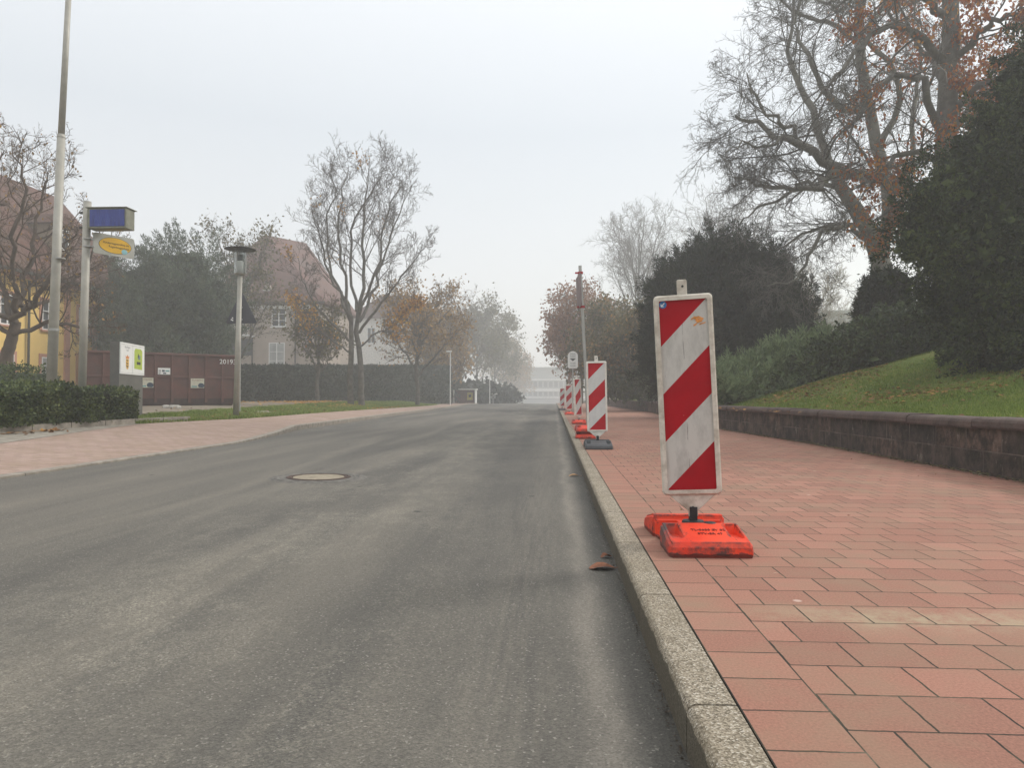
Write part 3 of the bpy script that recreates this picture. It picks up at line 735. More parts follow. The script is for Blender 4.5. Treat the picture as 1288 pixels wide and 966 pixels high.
flat([(X1-.09, zc+.37), (X1+.09, zc+.37), (X1+.10, zc+.44), (X1+.05, zc+.40), (X1, zc+.46), (X1-.05, zc+.40), (X1-.10, zc+.44)], M['orange_print'], 'crest_crown')
text('heading', 'Reutlingen', .075, M['grey_print'], bd, Mp @ Matrix.Translation((X1, face, zc+hgt*.86)) @ Matrix.Rotation(R(90),4,'X'), .001)
text('heading', 'Stadt', .06, M['grey_print'], bd, Mp @ Matrix.Translation((X1, face, zc+hgt*.76)) @ Matrix.Rotation(R(90),4,'X'), .001)

# mushroom street lamp
YL = 18.6
b = at(296.5, 527, YL); tp = at(302, 345, YL)
t = thing('street_lamp', 'slim street lamp with a flat round hat at the back of the left pavement', 'street lamp', (b.x, YL, b.z))
s_ = YL/893
obj('pole', MB().tube(b-Vector((0,0,.1)), tp, .078, .062, 20), M['lamp_paint'], t, smooth=True)
Ml = Matrix.Translation(tp)
obj('collar', MB().lathe([(.09,-.02),(.14,.0),(.15,.02),(.10,.025)], 24, M=Ml), M['steel'], t)
obj('lamp_socket', MB().lathe([(.085,.04),(.085,.34),(.06,.36)], 20, M=Ml), M['white'], t, smooth=True)
obj('reflector_cage', MB().lathe([(.05,.36),(.065,.40),(.065,.52),(.03,.54)], 16, M=Ml), M['dark_metal'], t)
obj('glass_cylinder', MB().lathe([(.15,.03),(.165,.68)], 28, M=Ml, cap=False), M['glass'], t, smooth=True)
for k in range(3):
    a = R(20+120*k); obj('stay_rod', MB().tube(tp+Vector((.155*math.cos(a), .155*math.sin(a), .02)), tp+Vector((.155*math.cos(a), .155*math.sin(a), .70)), .007, n=6), M['steel'], t)
obj('lamp_hat', MB().lathe([(.02,.665),(.36,.665),(.405,.672),(.405,.680),(.36,.695),(.10,.735),(.001,.74)], 40, M=Ml), M['dark_metal'], t, smooth=True)

# warning triangle, seen from behind
YT = 21.5
a, b_, c_ = at(304, 367.5, YT), at(284, 407, YT), at(322.5, 407, YT)
t = thing('warning_sign', 'dark back of a triangular road sign seen behind the street lamp', 'road sign', (a.x, YT, float(zleft(a.x, YT))))
cx = a.x
w_ = (c_.x-b_.x)/2
tri = [(-w_+.04, b_.z), (w_-.04, b_.z), (w_, b_.z+.04), (.03, a.z-.01), (-.03, a.z-.01), (-w_, b_.z+.04)]
pl = obj('plate', MB().prism(tri, -.015, 0, M=Matrix.Translation((cx, YT, 0))), M['sign_back'], t)
obj('post', MB().tube((cx-.02, YT-.05, float(zleft(a.x, YT))-.1), (cx-.02, YT-.05, a.z-.1), .03), M['steel'], t)
for z in (b_.z+.12, b_.z+.5): obj('clamp', MB().box(-.06,.04,-.09,-.016,z-.02,z+.02, M=Matrix.Translation((cx, YT, 0))), M['steel'], t)
pi_ = at(291, 402, YT-.02)
for dx, dz_ in ((0,0),(.035,.05),(.04,-.02)): obj('sticker', MB().box(-.02,.02,-.003,0,-.02,.02, M=Matrix.Translation((pi_.x+dx, YT-.0155, pi_.z+dz_))), M['white'], t)

# roll-off container
M['cont'] = simple('brown_red_container_paint', (.125,.05,.037), .6, 0, .25, 1.5, bump=.25, dirt=(.075,.045,.035), dirt_amt=.8, dscale=2.5)
M['cont_dark'] = simple('container_underframe_steel', (.06,.035,.03), .8)  # darker steel of the skids and floor frame
L0, L1 = at(104, 440.5, 24.0), at(299, 448, 27.4)
ux = Vector((L1.x-L0.x, L1.y-L0.y, 0)); W = ux.length; ux.normalize()
gz = .45; TZ = (L0.z+L1.z)/2
t = thing('rolloff_container', 'long brown-red open steel container with white stickers standing in the yard', 'container', (L0.x, L0.y, gz))
Mc = Matrix.Translation((L0.x, L0.y, 0)) @ Matrix.Rotation(math.atan2(ux.y, ux.x), 4, 'Z')
D = 2.3
bz = gz+.27
mb = MB()
mb.box(0, W, 0, .05, bz, TZ, M=Mc).box(0, W, D-.05, D, bz, TZ, M=Mc).box(0, .05, .05, D-.05, bz, TZ, M=Mc).box(W-.05, W, .05, D-.05, bz, TZ, M=Mc).box(.05, W-.05, .05, D-.05, bz, bz+.08, M=Mc)
body = obj('body', mb, M['cont'], t)
obj('top_rail', MB().box(-.03, W+.03, -.075, .0, TZ-.07, TZ+.02, M=Mc).box(-.03, W+.03, D, D+.07, TZ-.07, TZ+.02, M=Mc), M['cont'], body, bevel=.015)
obj('middle_rail', MB().box(0, W, -.055, -.0, bz+.77, bz+.85, M=Mc), M['cont'], body, bevel=.01)
for px in (131, 152, 173, 196.5, 217.5, 238.8, 259.6, 280, 298):
    f = (px-104)/(299-104); x = W*(f*24.0)/(f*24.0+(1-f)*27.4)
    obj('rib', MB().box(x-.045, x+.045, -.07, .0, gz+.12, TZ-.07, M=Mc), M['cont'], body)
obj('skid', MB().box(.1, W-.1, .35, .55, gz, bz, M=Mc).box(.1, W-.1, D-.55, D-.35, gz, bz, M=Mc), M['cont_dark'], t)
obj('floor_frame', MB().box(0, W, .02, .12, gz+.05, bz, M=Mc), M['cont_dark'], t)
def cx_(px): f = (px-104)/(299-104); return W*(f*24.0)/(f*24.0+(1-f)*27.4)
def cz_(px, py): x = cx_(px); y = 24.0+(27.4-24)*x/W; return at(px, py, y).z
M['poster'] = simple('poster_cream', (.55,.53,.42), .6, 0, .12, 10); M['poster_dark'] = simple('poster_blue_dark', (.03,.05,.08)); M['poster_text'] = simple('poster_text', (.28,.14,.08)); M['teal'] = simple('teal_print', (.12,.3,.3))
for px0, px1, py0, py1 in ((176,193.5,475,487.5), (240.2,257,476,488)):
    x0, x1, z1, z0 = cx_(px0), cx_(px1), cz_(px0, py0), cz_(px0, py1)
    s2 = obj('poster', MB().box(x0, x1, -.076, -.071, z0, z1, M=Mc), M['poster'], body)
    text('poster_text', 'PUTSBARG', (x1-x0)*.165, M['poster_text'], s2, Mc @ Matrix.Translation(((x0+x1)/2, -.078, z1-.07)) @ Matrix.Rotation(R(90),4,'X'), .001)
    cxx, czz = x1-.11, z0+.09
    obj('poster_emblem', MB().prism([(cxx+.10*math.cos(a)*1.1, max(z0, czz+.10*math.sin(a))) for a in np.linspace(-.9, 3.9, 18)] , -.079, -.0765, M=Mc), M['poster_dark'], s2)
    obj('poster_picture', MB().box(x0+.03, x0+.22, -.078, -.0765, z0+.03, z0+.08, M=Mc), M['teal'], s2)
x0, x1, z1, z0 = cx_(199), cx_(214.5), cz_(199, 462.7), cz_(199, 471)
s2 = obj('sticker', MB().box(x0, x1, -.076, -.071, z0, z1, M=Mc), M['board_white'], body)
for dx, w_, z_, hh, m in ((.02,.08,.08,.1,'grey_print'),(.14,.09,.1,.07,'poster_dark'),(.25,.14,.11,.05,'teal'),(.18,.1,.02,.05,'poster_dark'),(.02,.07,.02,.03,'print')):
    obj('sticker_print', MB().box(x0+dx, x0+dx+w_, -.078, -.0765, z0+z_, z0+z_+hh, M=Mc), M[m], s2)
text('container_number', '201930', .26, M['board_white'], body, Mc @ Matrix.Translation((cx_(288.5), -.074, cz_(288, 455.5))) @ Matrix.Rotation(R(90),4,'X'), .002)
M['stripe_red'] = simple('warning_red', (.5,.02,.02)); 
zz = cz_(295, 496)
for k in range(6):
    obj('warning_stripe', MB().prism([(W-.10, zz+k*.08), (W+.04, zz+k*.08+.05), (W+.04, zz+k*.08+.13), (W-.10, zz+k*.08+.08)], -.082, -.0715, M=Mc), M['stripe_red'] if k % 2 else M['white'], body)

# rubble left on the yard
for px, py, w_ in ((221,511.3,.32), (208,516.4,.34), (330,512.2,.38)):
    q = at(px, py, 22.5); t_ = MB(); rr = random.Random(px)
    gz_ = float(zleft(q.x, q.y)); 
    for k in range(3):
        x = q.x+rr.uniform(-.12,.12); y = q.y+rr.uniform(-.15,.15); r_ = w_*rr.uniform(.3,.5)
        t_.lathe([(r_, gz_-.02), (r_*.9, gz_+.05), (r_*.4, gz_+.08)], 7, (x, y, 0))
    lab = {221:'pale broken slab lying right in front of the container', 208:'pale slab fragment at the edge of the grass, left of the others', 330:'pale slab piece on the ground right of the street lamp'}[px]
    tag(obj('stone_slab', t_, simple('pale_rubble', (.4,.38,.34)) if px == 221 else bpy.data.materials['pale_rubble']), lab, 'rubble', 'pale slab pieces in the yard')

# hedge kerb
ys_ = np.arange(2, 15.6, .9); mb = MB()
for y in ys_:
    xa, xb = float(bL(y))-.02, float(bL(y+.88))-.02
    za, zb2 = float(zpl(xa, y)), float(zpl(xb, y+.88))
    v = [(xa,y,za-.1),(xa,y,za+.11),(xa-.1,y,za+.11),(xa-.1,y,za-.1),(xb,y+.88,zb2-.1),(xb,y+.88,zb2+.11),(xb-.1,y+.88,zb2+.11),(xb-.1,y+.88,zb2-.1)]
    mb.add(v, [(0,1,5,4),(1,2,6,5),(2,3,7,6),(0,3,2,1),(4,5,6,7)])
tag(obj('hedge_kerb', mb, M['kerb_left']), kind='structure')
# ------------------------------------------------------------------ buildings
def window(par, Mw, x0, x1, z0, z1, frame_m, glass_m, surround=None, bars=1, cross=True):
    w = obj('window', MB().box(x0, x1, -.02, .03, z0, z1, M=Mw), glass_m, par)
    fr = MB(); t_ = .07
    fr.box(x0, x0+t_, -.05, -.021, z0, z1, M=Mw).box(x1-t_, x1, -.05, -.021, z0, z1, M=Mw).box(x0+t_, x1-t_, -.05, -.021, z1-t_, z1, M=Mw).box(x0+t_, x1-t_, -.05, -.021, z0, z0+t_, M=Mw)
    for k in range(bars): xm = x0+(x1-x0)*(k+1)/(bars+1); fr.box(xm-.04, xm+.04, -.05, -.021, z0+t_, z1-t_, M=Mw)
    if cross:
        for f in (.33, .66):
            zc2 = z0+(z1-z0)*f
            xs = [x0+t_] + [x0+(x1-x0)*(k+1)/(bars+1) for k in range(bars)] + [x1-t_]
            for a, b in zip(xs[:-1], xs[1:]): fr.box(a+.04, b-.04, -.045, -.022, zc2-.02, zc2+.02, M=Mw)
    obj('window_frame', fr, frame_m, w)
    obj('window_sill', MB().box(x0-.1, x1+.1, -.14, -.052, z0-.08, z0, M=Mw), surround or frame_m, w)
    if surround:
        s = MB(); g = .17
        s.box(x0-g, x0, -.045, .0, z0, z1+g, M=Mw).box(x1, x1+g, -.045, .0, z0, z1+g, M=Mw).box(x0, x1, -.045, .0, z1, z1+g, M=Mw)
        obj('window_surround', s, surround, w)
M['yellow_wall'] = simple('yellow_render', (.74,.52,.17), .9, 0, .08, .8, bump=.1)
M['salmon'] = simple('salmon_stone', (.47,.24,.17), .85, 0, .12, 2)
M['brown_wall'] = simple('brown_render', (.24,.19,.13), .9, 0, .12, 1)
def tile_mat(name, c1, c2, c3):
    t = NT(name); o = t.coord(); br = t.n('ShaderNodeTexBrick')
    cb = t.n('ShaderNodeCombineXYZ'); sp = t.n('ShaderNodeSeparateXYZ'); t.l(o, sp.inputs[0])
    t.l(t.math('ADD', sp.outputs[1], sp.outputs[0]), cb.inputs[0]); t.l(sp.outputs[2], cb.inputs[1]); t.l(cb.outputs[0], br.inputs['Vector'])
    br.inputs['Scale'].default_value = 1; br.inputs['Brick Width'].default_value = .24; br.inputs['Row Height'].default_value = .2; br.inputs['Mortar Size'].default_value = .02
    br.inputs['Color1'].default_value = (0,0,0,1); br.inputs['Color2'].default_value = (1,1,1,1); br.inputs['Mortar'].default_value = (0,0,0,1)
    col = t.ramp(br.outputs['Color'], [(0, c1), (1, c2)])
    col = t.mix(t.ramp(t.noise(o, .5, 6, .7), [(.4, 0.0), (.65, .7)]), col, c3)
    t.col(col); t.bump(br.outputs['Fac'], -.6, .04); return t.set(.85, 0, .2)
M['tiles'] = tile_mat('red_brown_roof_tiles', (.085,.042,.032), (.14,.066,.048), (.095,.07,.052))
M['tiles_red'] = tile_mat('weathered_red_tiles', (.13,.07,.058), (.18,.09,.07), (.12,.095,.085))
M['grey_wall'] = simple('grey_beige_render', (.38,.32,.27), .9, 0, .1, 1)
M['win_glass'] = simple('window_glass', (.06,.07,.075), .12, 0, .3, 1)
M['win_glass_pale'] = simple('curtained_glass', (.35,.36,.35), .3, 0, .3, 1)
M['win_white'] = simple('window_white', (.72,.72,.70), .6, 0, .05)

# yellow building, facade parallel to the street
XF = -26.3
t = thing('yellow_building', 'yellow building with salmon window surrounds and a steep brown tiled roof, far left', 'building', (XF, 30, .3))
obj('wall', MB().box(XF-10, XF, 14, 39.3, -.2, 7.0), M['yellow_wall'], t)
obj('side_wing_wall', MB().box(XF-10, XF-.15, 39.3, 42.6, -.2, 6.9), M['brown_wall'], t)
for y in (25.6, 31.2, 36.8, 39.1): obj('corner_pilaster', MB().box(XF, XF+.08, y-.2, y+.2, -.2, 6.7), M['salmon'], t)
obj('eaves_cornice', MB().box(XF+.0, XF+.30, 14, 42.7, 6.7, 7.0), M['salmon'], t)
rf = MB(); e = XF+.65; rg = XF-5.0; yA, yB = 13.4, 42.9
rf.add([(e,yA,6.85),(e,yB,6.85),(rg,yB,13.1),(rg,yA,13.1),(XF-10.65,yA,6.85),(XF-10.65,yB,6.85),
        (e,yA,7.1),(e,yB,7.1),(rg,yB,13.4),(rg,yA,13.4),(XF-10.65,yA,7.1),(XF-10.65,yB,7.1)],
       [(0,3,2,1),(3,4,5,2),(6,7,8,9),(9,8,11,10),(0,1,7,6),(5,4,10,11),(1,2,8,7),(2,5,11,8),(0,6,9,3),(3,9,10,4)])
rf_o = obj('roof', rf, M['tiles'], t)
obj('gutter', MB().box(e+.01, e+.14, yA, yB, 6.78, 6.92), M['dark_metal'], rf_o)
obj('downpipe', MB().tube((XF+.12, 33.9, 0), (XF+.12, 33.9, 6.6), .06, n=8), M['dark_metal'], t)
gb = MB(); gb.add([(XF-.2,42.5,6.9),(rg,42.5,12.95),(XF-10,42.5,6.9),(XF-.2,42.3,6.9),(rg,42.3,12.95),(XF-10,42.3,6.9)], [(0,1,2),(3,5,4),(0,3,4,1),(1,4,5,2),(0,2,5,3)])
obj('gable', gb, M['brown_wall'], t)
Mw = Matrix.Translation((XF, 0, 0)) @ Matrix.Rotation(R(90), 4, 'Z')      # local x -> world y, local -y -> world +x
for y in (24.2, 27.0, 29.8, 32.6, 35.4, 38.2):
    window(t, Mw, y-.47, y+.47, 4.25, 5.75, M['win_white'], M['win_glass'], M['salmon'])
for y in (24.2, 27.0, 29.8, 32.6, 35.4, 38.2):
    window(t, Mw, y-.47, y+.47, 1.55, 2.85, M['win_white'], M['win_glass_pale'], M['salmon'])
window(t, Matrix.Translation((XF-.15,0,0)) @ Matrix.Rotation(R(90),4,'Z'), 40.3, 41.5, 4.0, 6.1, M['win_white'], M['win_glass'])
for y in (27.5, 32.3, 37.4):
    zc = 8.9; xd = XF+.65-(zc-6.85)/6.25*5.65
    dm = obj('dormer', MB().box(xd-2.6, xd+.45, y-.75, y+.75, zc-.6, zc+1.3), M['brown_wall'], rf_o)
    obj('dormer_roof', MB().add([(xd+.7,y-.95,zc+1.3),(xd+.7,y+.95,zc+1.3),(xd+.7,y,zc+2.0),(xd-3,y-.95,zc+1.3),(xd-3,y+.95,zc+1.3),(xd-3,y,zc+2.0)], [(0,1,2),(3,5,4),(0,2,5,3),(1,4,5,2),(0,3,4,1)]), M['tiles'], rf_o)
    Md = Matrix.Translation((xd+.46,0,0)) @ Matrix.Rotation(R(90),4,'Z')
    fr = MB(); fr.box(y-.5,y+.5,-.04,.0,zc,zc+1.15,M=Md); obj('dormer_window', fr, M['win_white'], rf_o)
    fr = MB(); fr.box(y-.42,y-.04,-.055,-.041,zc+.08,zc+1.05,M=Md).box(y+.04,y+.42,-.055,-.041,zc+.08,zc+1.05,M=Md); obj('dormer_pane', fr, M['win_glass'], rf_o)

# grey house with a hipped red roof
YH = 62.0
xl, xr = at(243, 400, YH).x, at(403, 400, YH).x
ez = at(340, 378, YH).z; az = at(332, 295, YH+4.5).z; gz = .3
t = thing('grey_house', 'beige-grey house with a steep red hipped roof behind the hedge and the bare tree', 'house', ((xl+xr)/2, YH, gz))
obj('wall', MB().box(xl, xr, YH, YH+10, gz-.4, ez), M['grey_wall'], t)
xm = at(333, 295, YH+4.5).x
rf = MB()
E = .5; zb0 = ez-.15
rf.add([(xl-E,YH-E,zb0),(xr+E,YH-E,zb0),(xr+E,YH+10+E,zb0),(xl-E,YH+10+E,zb0),(xm,YH+4.5,az),(xm+3.0,YH+7.5,az-.2),
        (xl-E,YH-E,zb0-.2),(xr+E,YH-E,zb0-.2),(xr+E,YH+10+E,zb0-.2),(xl-E,YH+10+E,zb0-.2)],
       [(0,1,4),(1,5,4),(1,2,5),(2,3,5),(3,4,5),(3,0,4),(0,6,7,1),(1,7,8,2),(2,8,9,3),(3,9,6,0),(9,8,7,6)])
rfo = obj('roof', rf, M['tiles_red'], t)
Mh = Matrix.Translation((0, YH, 0))
def hx(px): return at(px, 400, YH).x
def hz(py): return at(330, py, YH).z
window(t, Mh, hx(342), hx(360), hz(411), hz(387), M['win_white'], M['win_glass'])
window(t, Mh, hx(338.5), hx(358.5), hz(465), hz(431), M['win_white'], M['win_glass_pale'])
window(t, Mh, hx(305), hx(313), hz(380), hz(350), M['win_white'], M['win_glass_pale'])
window(t, Mh, hx(275), hx(283), hz(372), hz(345), M['win_white'], M['win_glass_pale'])
bal = obj('balcony_slab', MB().box(hx(250), hx(321), -1.5, -.0, hz(424.5), hz(422.5), M=Mh), M['win_white'], t)
for k in range(28):
    x = hx(251)+(hx(320)-hx(251))*k/27; obj('baluster', MB().box(x-.03, x+.03, -1.48, -1.43, hz(422.5), hz(409), M=Mh), M['win_white'], bal)
obj('handrail', MB().box(hx(250), hx(321), -1.5, -1.41, hz(409), hz(407.5), M=Mh), M['win_white'], bal)
obj('recess_shade_panel', MB().box(hx(272), hx(318), -.06, .0, hz(447), hz(426), M=Mh), M['win_glass'], t)  # flat dark panel on the wall, the recess's shade put into its colour
obj('gutter', MB().box(xl-E-.1, xr+E+.1, -E-.14, -E-.01, zb0-.16, zb0-.03, M=Mh), M['dark_metal'], rfo)
for px in (318, 372): obj('downpipe', MB().tube((hx(px), YH-.1, gz), (hx(px), YH-.1, zb0-.2), .06, n=8), M['dark_metal'], t)
obj('cornice_band', MB().box(xl-.1, xr+.1, -.12, -.0, ez-.75, ez-.45, M=Mh), M['win_white'], t)
obj('roof_dormer', MB().add([(hx(322),YH+.3,ez+.0),(hx(346),YH+.3,ez+.0),(hx(346),YH+.3,ez+.5),(hx(334),YH+.3,ez+1.7),(hx(322),YH+.3,ez+.5),
     (hx(322),YH+3,ez+.0),(hx(346),YH+3,ez+.0),(hx(346),YH+3,ez+.5),(hx(334),YH+3,ez+1.7),(hx(322),YH+3,ez+.5)],
     [(0,1,2,3,4),(5,9,8,7,6),(2,7,8,3),(3,8,9,4),(0,4,9,5),(1,6,7,2)]), M['grey_wall'], rfo)
window(t, Matrix.Translation((0,YH+.28,0)), hx(329), hx(339), ez+.25, ez+1.0, M['win_white'], M['win_glass_pale'], cross=False)

# white building end to the right of the big tree
t = thing('white_house', 'pale house glimpsed between the trees behind the hedge', 'house', (at(500,480,95).x, 95, .2))
x0, x1 = at(440,400,95).x, at(560,400,95).x
obj('wall', MB().box(x0, x1, 95, 107, 0, at(500,400,95).z), simple('pale_render', (.62,.60,.56)), t)
obj('roof', MB().prism([(x0-.4, at(500,400,95).z), (x1+.4, at(500,400,95).z), ((x0+x1)/2+2, at(500,372,95).z), ((x0+x1)/2-2, at(500,372,95).z)], 94.5, 107.5), M['tiles_red'], t)
for px in (462, 492, 520, 545): window(t, Matrix.Translation((0,95,0)), at(px,400,95).x, at(px+10,400,95).x, at(px,432,95).z, at(px,412,95).z, M['win_white'], M['win_glass'], cross=False)

# distant building closing the street
YD = 250.0
t = thing('distant_building', 'long pale building with white bands closing the street in the fog', 'building', (0, YD, -3))
x0, x1 = at(640,480,YD).x, at(760,480,YD).x
zt = at(690,463,YD).z
M['far_wall'] = simple('far_wall', (.30,.31,.30), .8); 
obj('wall', MB().box(x0, x1, YD, YD+14, -4, zt), M['far_wall'], t)
obj('roof', MB().box(x0-.5, x1+.5, YD-.8, YD+14.5, zt, zt+.35), M['far_wall'], t)
for py, h_ in ((477.5,.5),(490.5,.9),(500,.4)):
    z = at(690,py,YD).z; obj('white_band', MB().box(x0-.3, x1+.3, YD-.5, YD-.0, z-h_/2, z+h_/2), M['win_white'], t)
for k, px in enumerate(np.arange(645, 758, 6.5)):
    for py0, py1 in ((487,480),(498,493)):
        a = at(px,py0,YD); b = at(px+4.5,py1,YD)
        obj('window', MB().box(a.x, b.x, YD-.08, YD-.0, a.z, b.z), M['win_glass'], t)
# long roof behind the lawn
YR = 110.0
t = thing('flat_roofed_building', 'long low grey building far behind the lawn, seen under the big tree', 'building', (26, YR, 2))
x0, x1 = at(960,400,YR).x, at(1160,400,YR).x; zt = at(1000,391,YR).z
obj('wall', MB().box(x0, x1, YR, YR+12, 0, zt-.5), simple('pale_grey_cladding', (.36,.37,.36)), t)
obj('roof', MB().box(x0-.4, x1+.4, YR-.7, YR+12.6, zt-.5, zt), M['far_wall'], t)
for k in range(9):
    x = x0+1+k*(x1-x0-2)/8.5; obj('window', MB().box(x, x+1.1, YR-.07, YR, zt-2.6, zt-1.2), M['win_glass'], t)

# kiosk, posts and small lamps far up the left pavement
YK = 78.0
a, b = at(570,505.5,YK), at(598,490.5,YK); gzk = float(zleft(a.x, YK))
t = thing('bus_shelter', 'small dark red-brown shelter with a yellow notice, far up the left pavement', 'shelter', ((a.x+b.x)/2, YK, gzk))
z1 = b.z
obj('side_panel', MB().box(a.x, a.x+.08, YK, YK+1.5, gzk, z1), M['win_white'], t); obj('side_panel', MB().box(b.x-.08, b.x, YK, YK+1.5, gzk, z1), M['win_white'], t)
obj('back_panel', MB().box(a.x+.08, b.x-.08, YK+.9, YK+.96, gzk, z1), simple('brown_panel', (.16,.07,.05)), t)
obj('roof', MB().box(a.x+.6, b.x+.1, YK-.3, YK+1.6, z1, z1+.15), M['win_white'], t)
ntc = obj('notice', MB().box(at(587,0,YK).x, at(594,0,YK).x, YK+.83, YK+.89, gzk+.35, gzk+1.2), simple('yellow_notice', (.6,.5,.06)), t)
obj('notice_mark', MB().lathe([(.15,0),(.15,.02)], 12, M=Matrix.Translation((at(590.5,0,YK).x, YK+.825, gzk+.8)) @ Matrix.Rotation(R(90),4,'X')), M['print'], ntc)
for px, Y, ptop, r_, lab in ((616, 84, 463, .06, 'thin pale pole standing in the fog beyond the shelter'), (636, 100, 487, .07, 'short faint post farthest up the left pavement'), (566.5, 62, 441, .05, 'pale pole with small arm at the far end of the long hedge')):
    q = at(px, ptop, Y); g_ = float(zleft(q.x, Y))
    t = thing('pole', lab, 'pole', (q.x, Y, g_))
    obj('shaft', MB().tube((q.x, Y, g_-.1), (q.x, Y, q.z), r_, r_*.8, 8), M['win_white'], t)
    if px != 636: obj('lamp_head', MB().box(q.x-.35, q.x+.12, Y-.1, Y+.1, q.z-.14, q.z), M['win_white'], t, bevel=.03)
q = at(620, 496, 88); g_ = float(zleft(q.x, 88))
t = thing('ticket_machine', 'small pale box on a post with flat top, beside the thin pole in the fog', 'machine', (q.x, 88, g_))
obj('cabinet', MB().box(q.x-.3, q.x+.3, 88, 88.4, g_+.5, q.z), M['far_wall'], t); obj('canopy', MB().box(q.x-.5, q.x+.5, 87.8, 88.6, q.z, q.z+.12), M['win_white'], t)
obj('leg', MB().box(q.x-.08, q.x+.08, 88.1, 88.25, g_-.1, g_+.5), M['far_wall'], t)

# ------------------------------------------------------------------ plants: vectorised growth
def unit(a): return a/np.maximum(np.linalg.norm(a, axis=-1, keepdims=True), 1e-9)
def tubes(P, Rr, k):
    """P (N,n,3) paths, Rr (N,n) radii -> verts, quads"""
    N, n, _ = P.shape
    T = np.zeros_like(P); T[:,1:-1] = P[:,2:]-P[:,:-2]; T[:,0] = P[:,1]-P[:,0]; T[:,-1] = P[:,-1]-P[:,-2]; T = unit(T)
    mean = unit(P[:,-1]-P[:,0]); ref = np.where(np.abs(mean[:,2:3]) > .75, np.array([[1.,0,0]]), np.array([[0,0,1.]]))
    U = unit(np.cross(T, ref[:,None,:])); V = np.cross(T, U)
    a = np.arange(k)*2*math.pi/k
    v = P[:,:,None,:] + Rr[:,:,None,None]*(np.cos(a)[None,None,:,None]*U[:,:,None,:] + np.sin(a)[None,None,:,None]*V[:,:,None,:])
    idx = np.arange(N)[:,None,None]*n*k + np.arange(n-1)[None,:,None]*k
    j = np.arange(k)[None,None,:]; j2 = (j+1) % k
    q = np.stack([idx+j, idx+j2, idx+k+j2, idx+k+j], -1).reshape(-1, 4)
    return v.reshape(-1, 3), q
def walk(S, D, L, nseg, wander, trop, r):
    """paths of wandering branches; trop = upward pull (negative droops)"""
    N = len(S); P = np.zeros((N, nseg+1, 3)); P[:,0] = S; d = unit(D)
    for i in range(nseg):
        d = unit(d + r.normal(0, wander, (N,3)) + np.array([0,0,trop]))
        P[:,i+1] = P[:,i] + d*(L/nseg)[:,None]
    return P
def spawn(P, Rr, L, nch, tmin, ang, lr, rr_, r, tmax=1.0, taper=.55, flat=0):
    N, n, _ = P.shape
    t = tmin + (tmax-tmin)*(np.arange(nch)[None,:]+r.random((N,nch)))/nch
    x = t*(n-1); i = np.minimum(x.astype(int), n-2); f = (x-i)[...,None]
    I = np.arange(N)[:,None]
    S = P[I,i]*(1-f)+P[I,i+1]*f; T = unit(P[I,i+1]-P[I,i]); rad = Rr[I,i]*(1-f[...,0])+Rr[I,i+1]*f[...,0]
    rnd = r.normal(0, 1, S.shape); rnd[...,2] *= (1-flat); perp = unit(rnd - (rnd*T).sum(-1, keepdims=True)*T)
    a = np.radians(ang[0] + (ang[1]-ang[0])*r.random(t.shape))[...,None]
    D = T*np.cos(a)+perp*np.sin(a)
    Lc = L[:,None]*lr*(1-taper*(t-tmin)/(1-tmin+1e-6))*(.6+.7*r.random(t.shape))
    r0 = np.minimum(rad*rr_, rad*.85)
    return S.reshape(-1,3), D.reshape(-1,3), Lc.ravel(), r0.ravel()
def radii(r0, n, end=.35, pw=1.0): return r0[:,None]*(1-(1-end)*(np.linspace(0,1,n)[None,:]**pw))
def leaf_quads(P, D, size, r, aspect=.5, spread=.8):
    """small diamond leaves at P, pointing roughly along D"""
    N = len(P); d = unit(D + r.normal(0, spread, (N,3))); s = unit(np.cross(d, r.normal(0,1,(N,3))))
    L = (size*(.6+.8*r.random(N)))[:,None]; w = L*aspect
    v = np.stack([P, P+d*L*.5+s*w*.5, P+d*L, P+d*L*.5-s*w*.5], 1)
    return v.reshape(-1,3), np.arange(N*4).reshape(N,4)

def catmull(pts, rad, n):
    pts = np.array(pts, float); m = len(pts); t = np.linspace(0, m-1, n); out = []; rr = np.interp(t, np.arange(m), rad)
    for x in t:
        i = min(int(x), m-2); f = x-i
        p0, p1, p2, p3 = pts[max(i-1,0)], pts[i], pts[i+1], pts[min(i+2,m-1)]
        out.append(.5*((2*p1)+(-p0+p2)*f+(2*p0-5*p1+4*p2-p3)*f*f+(-p0+3*p1-3*p2+p3)*f**3))
    return np.array(out), rr

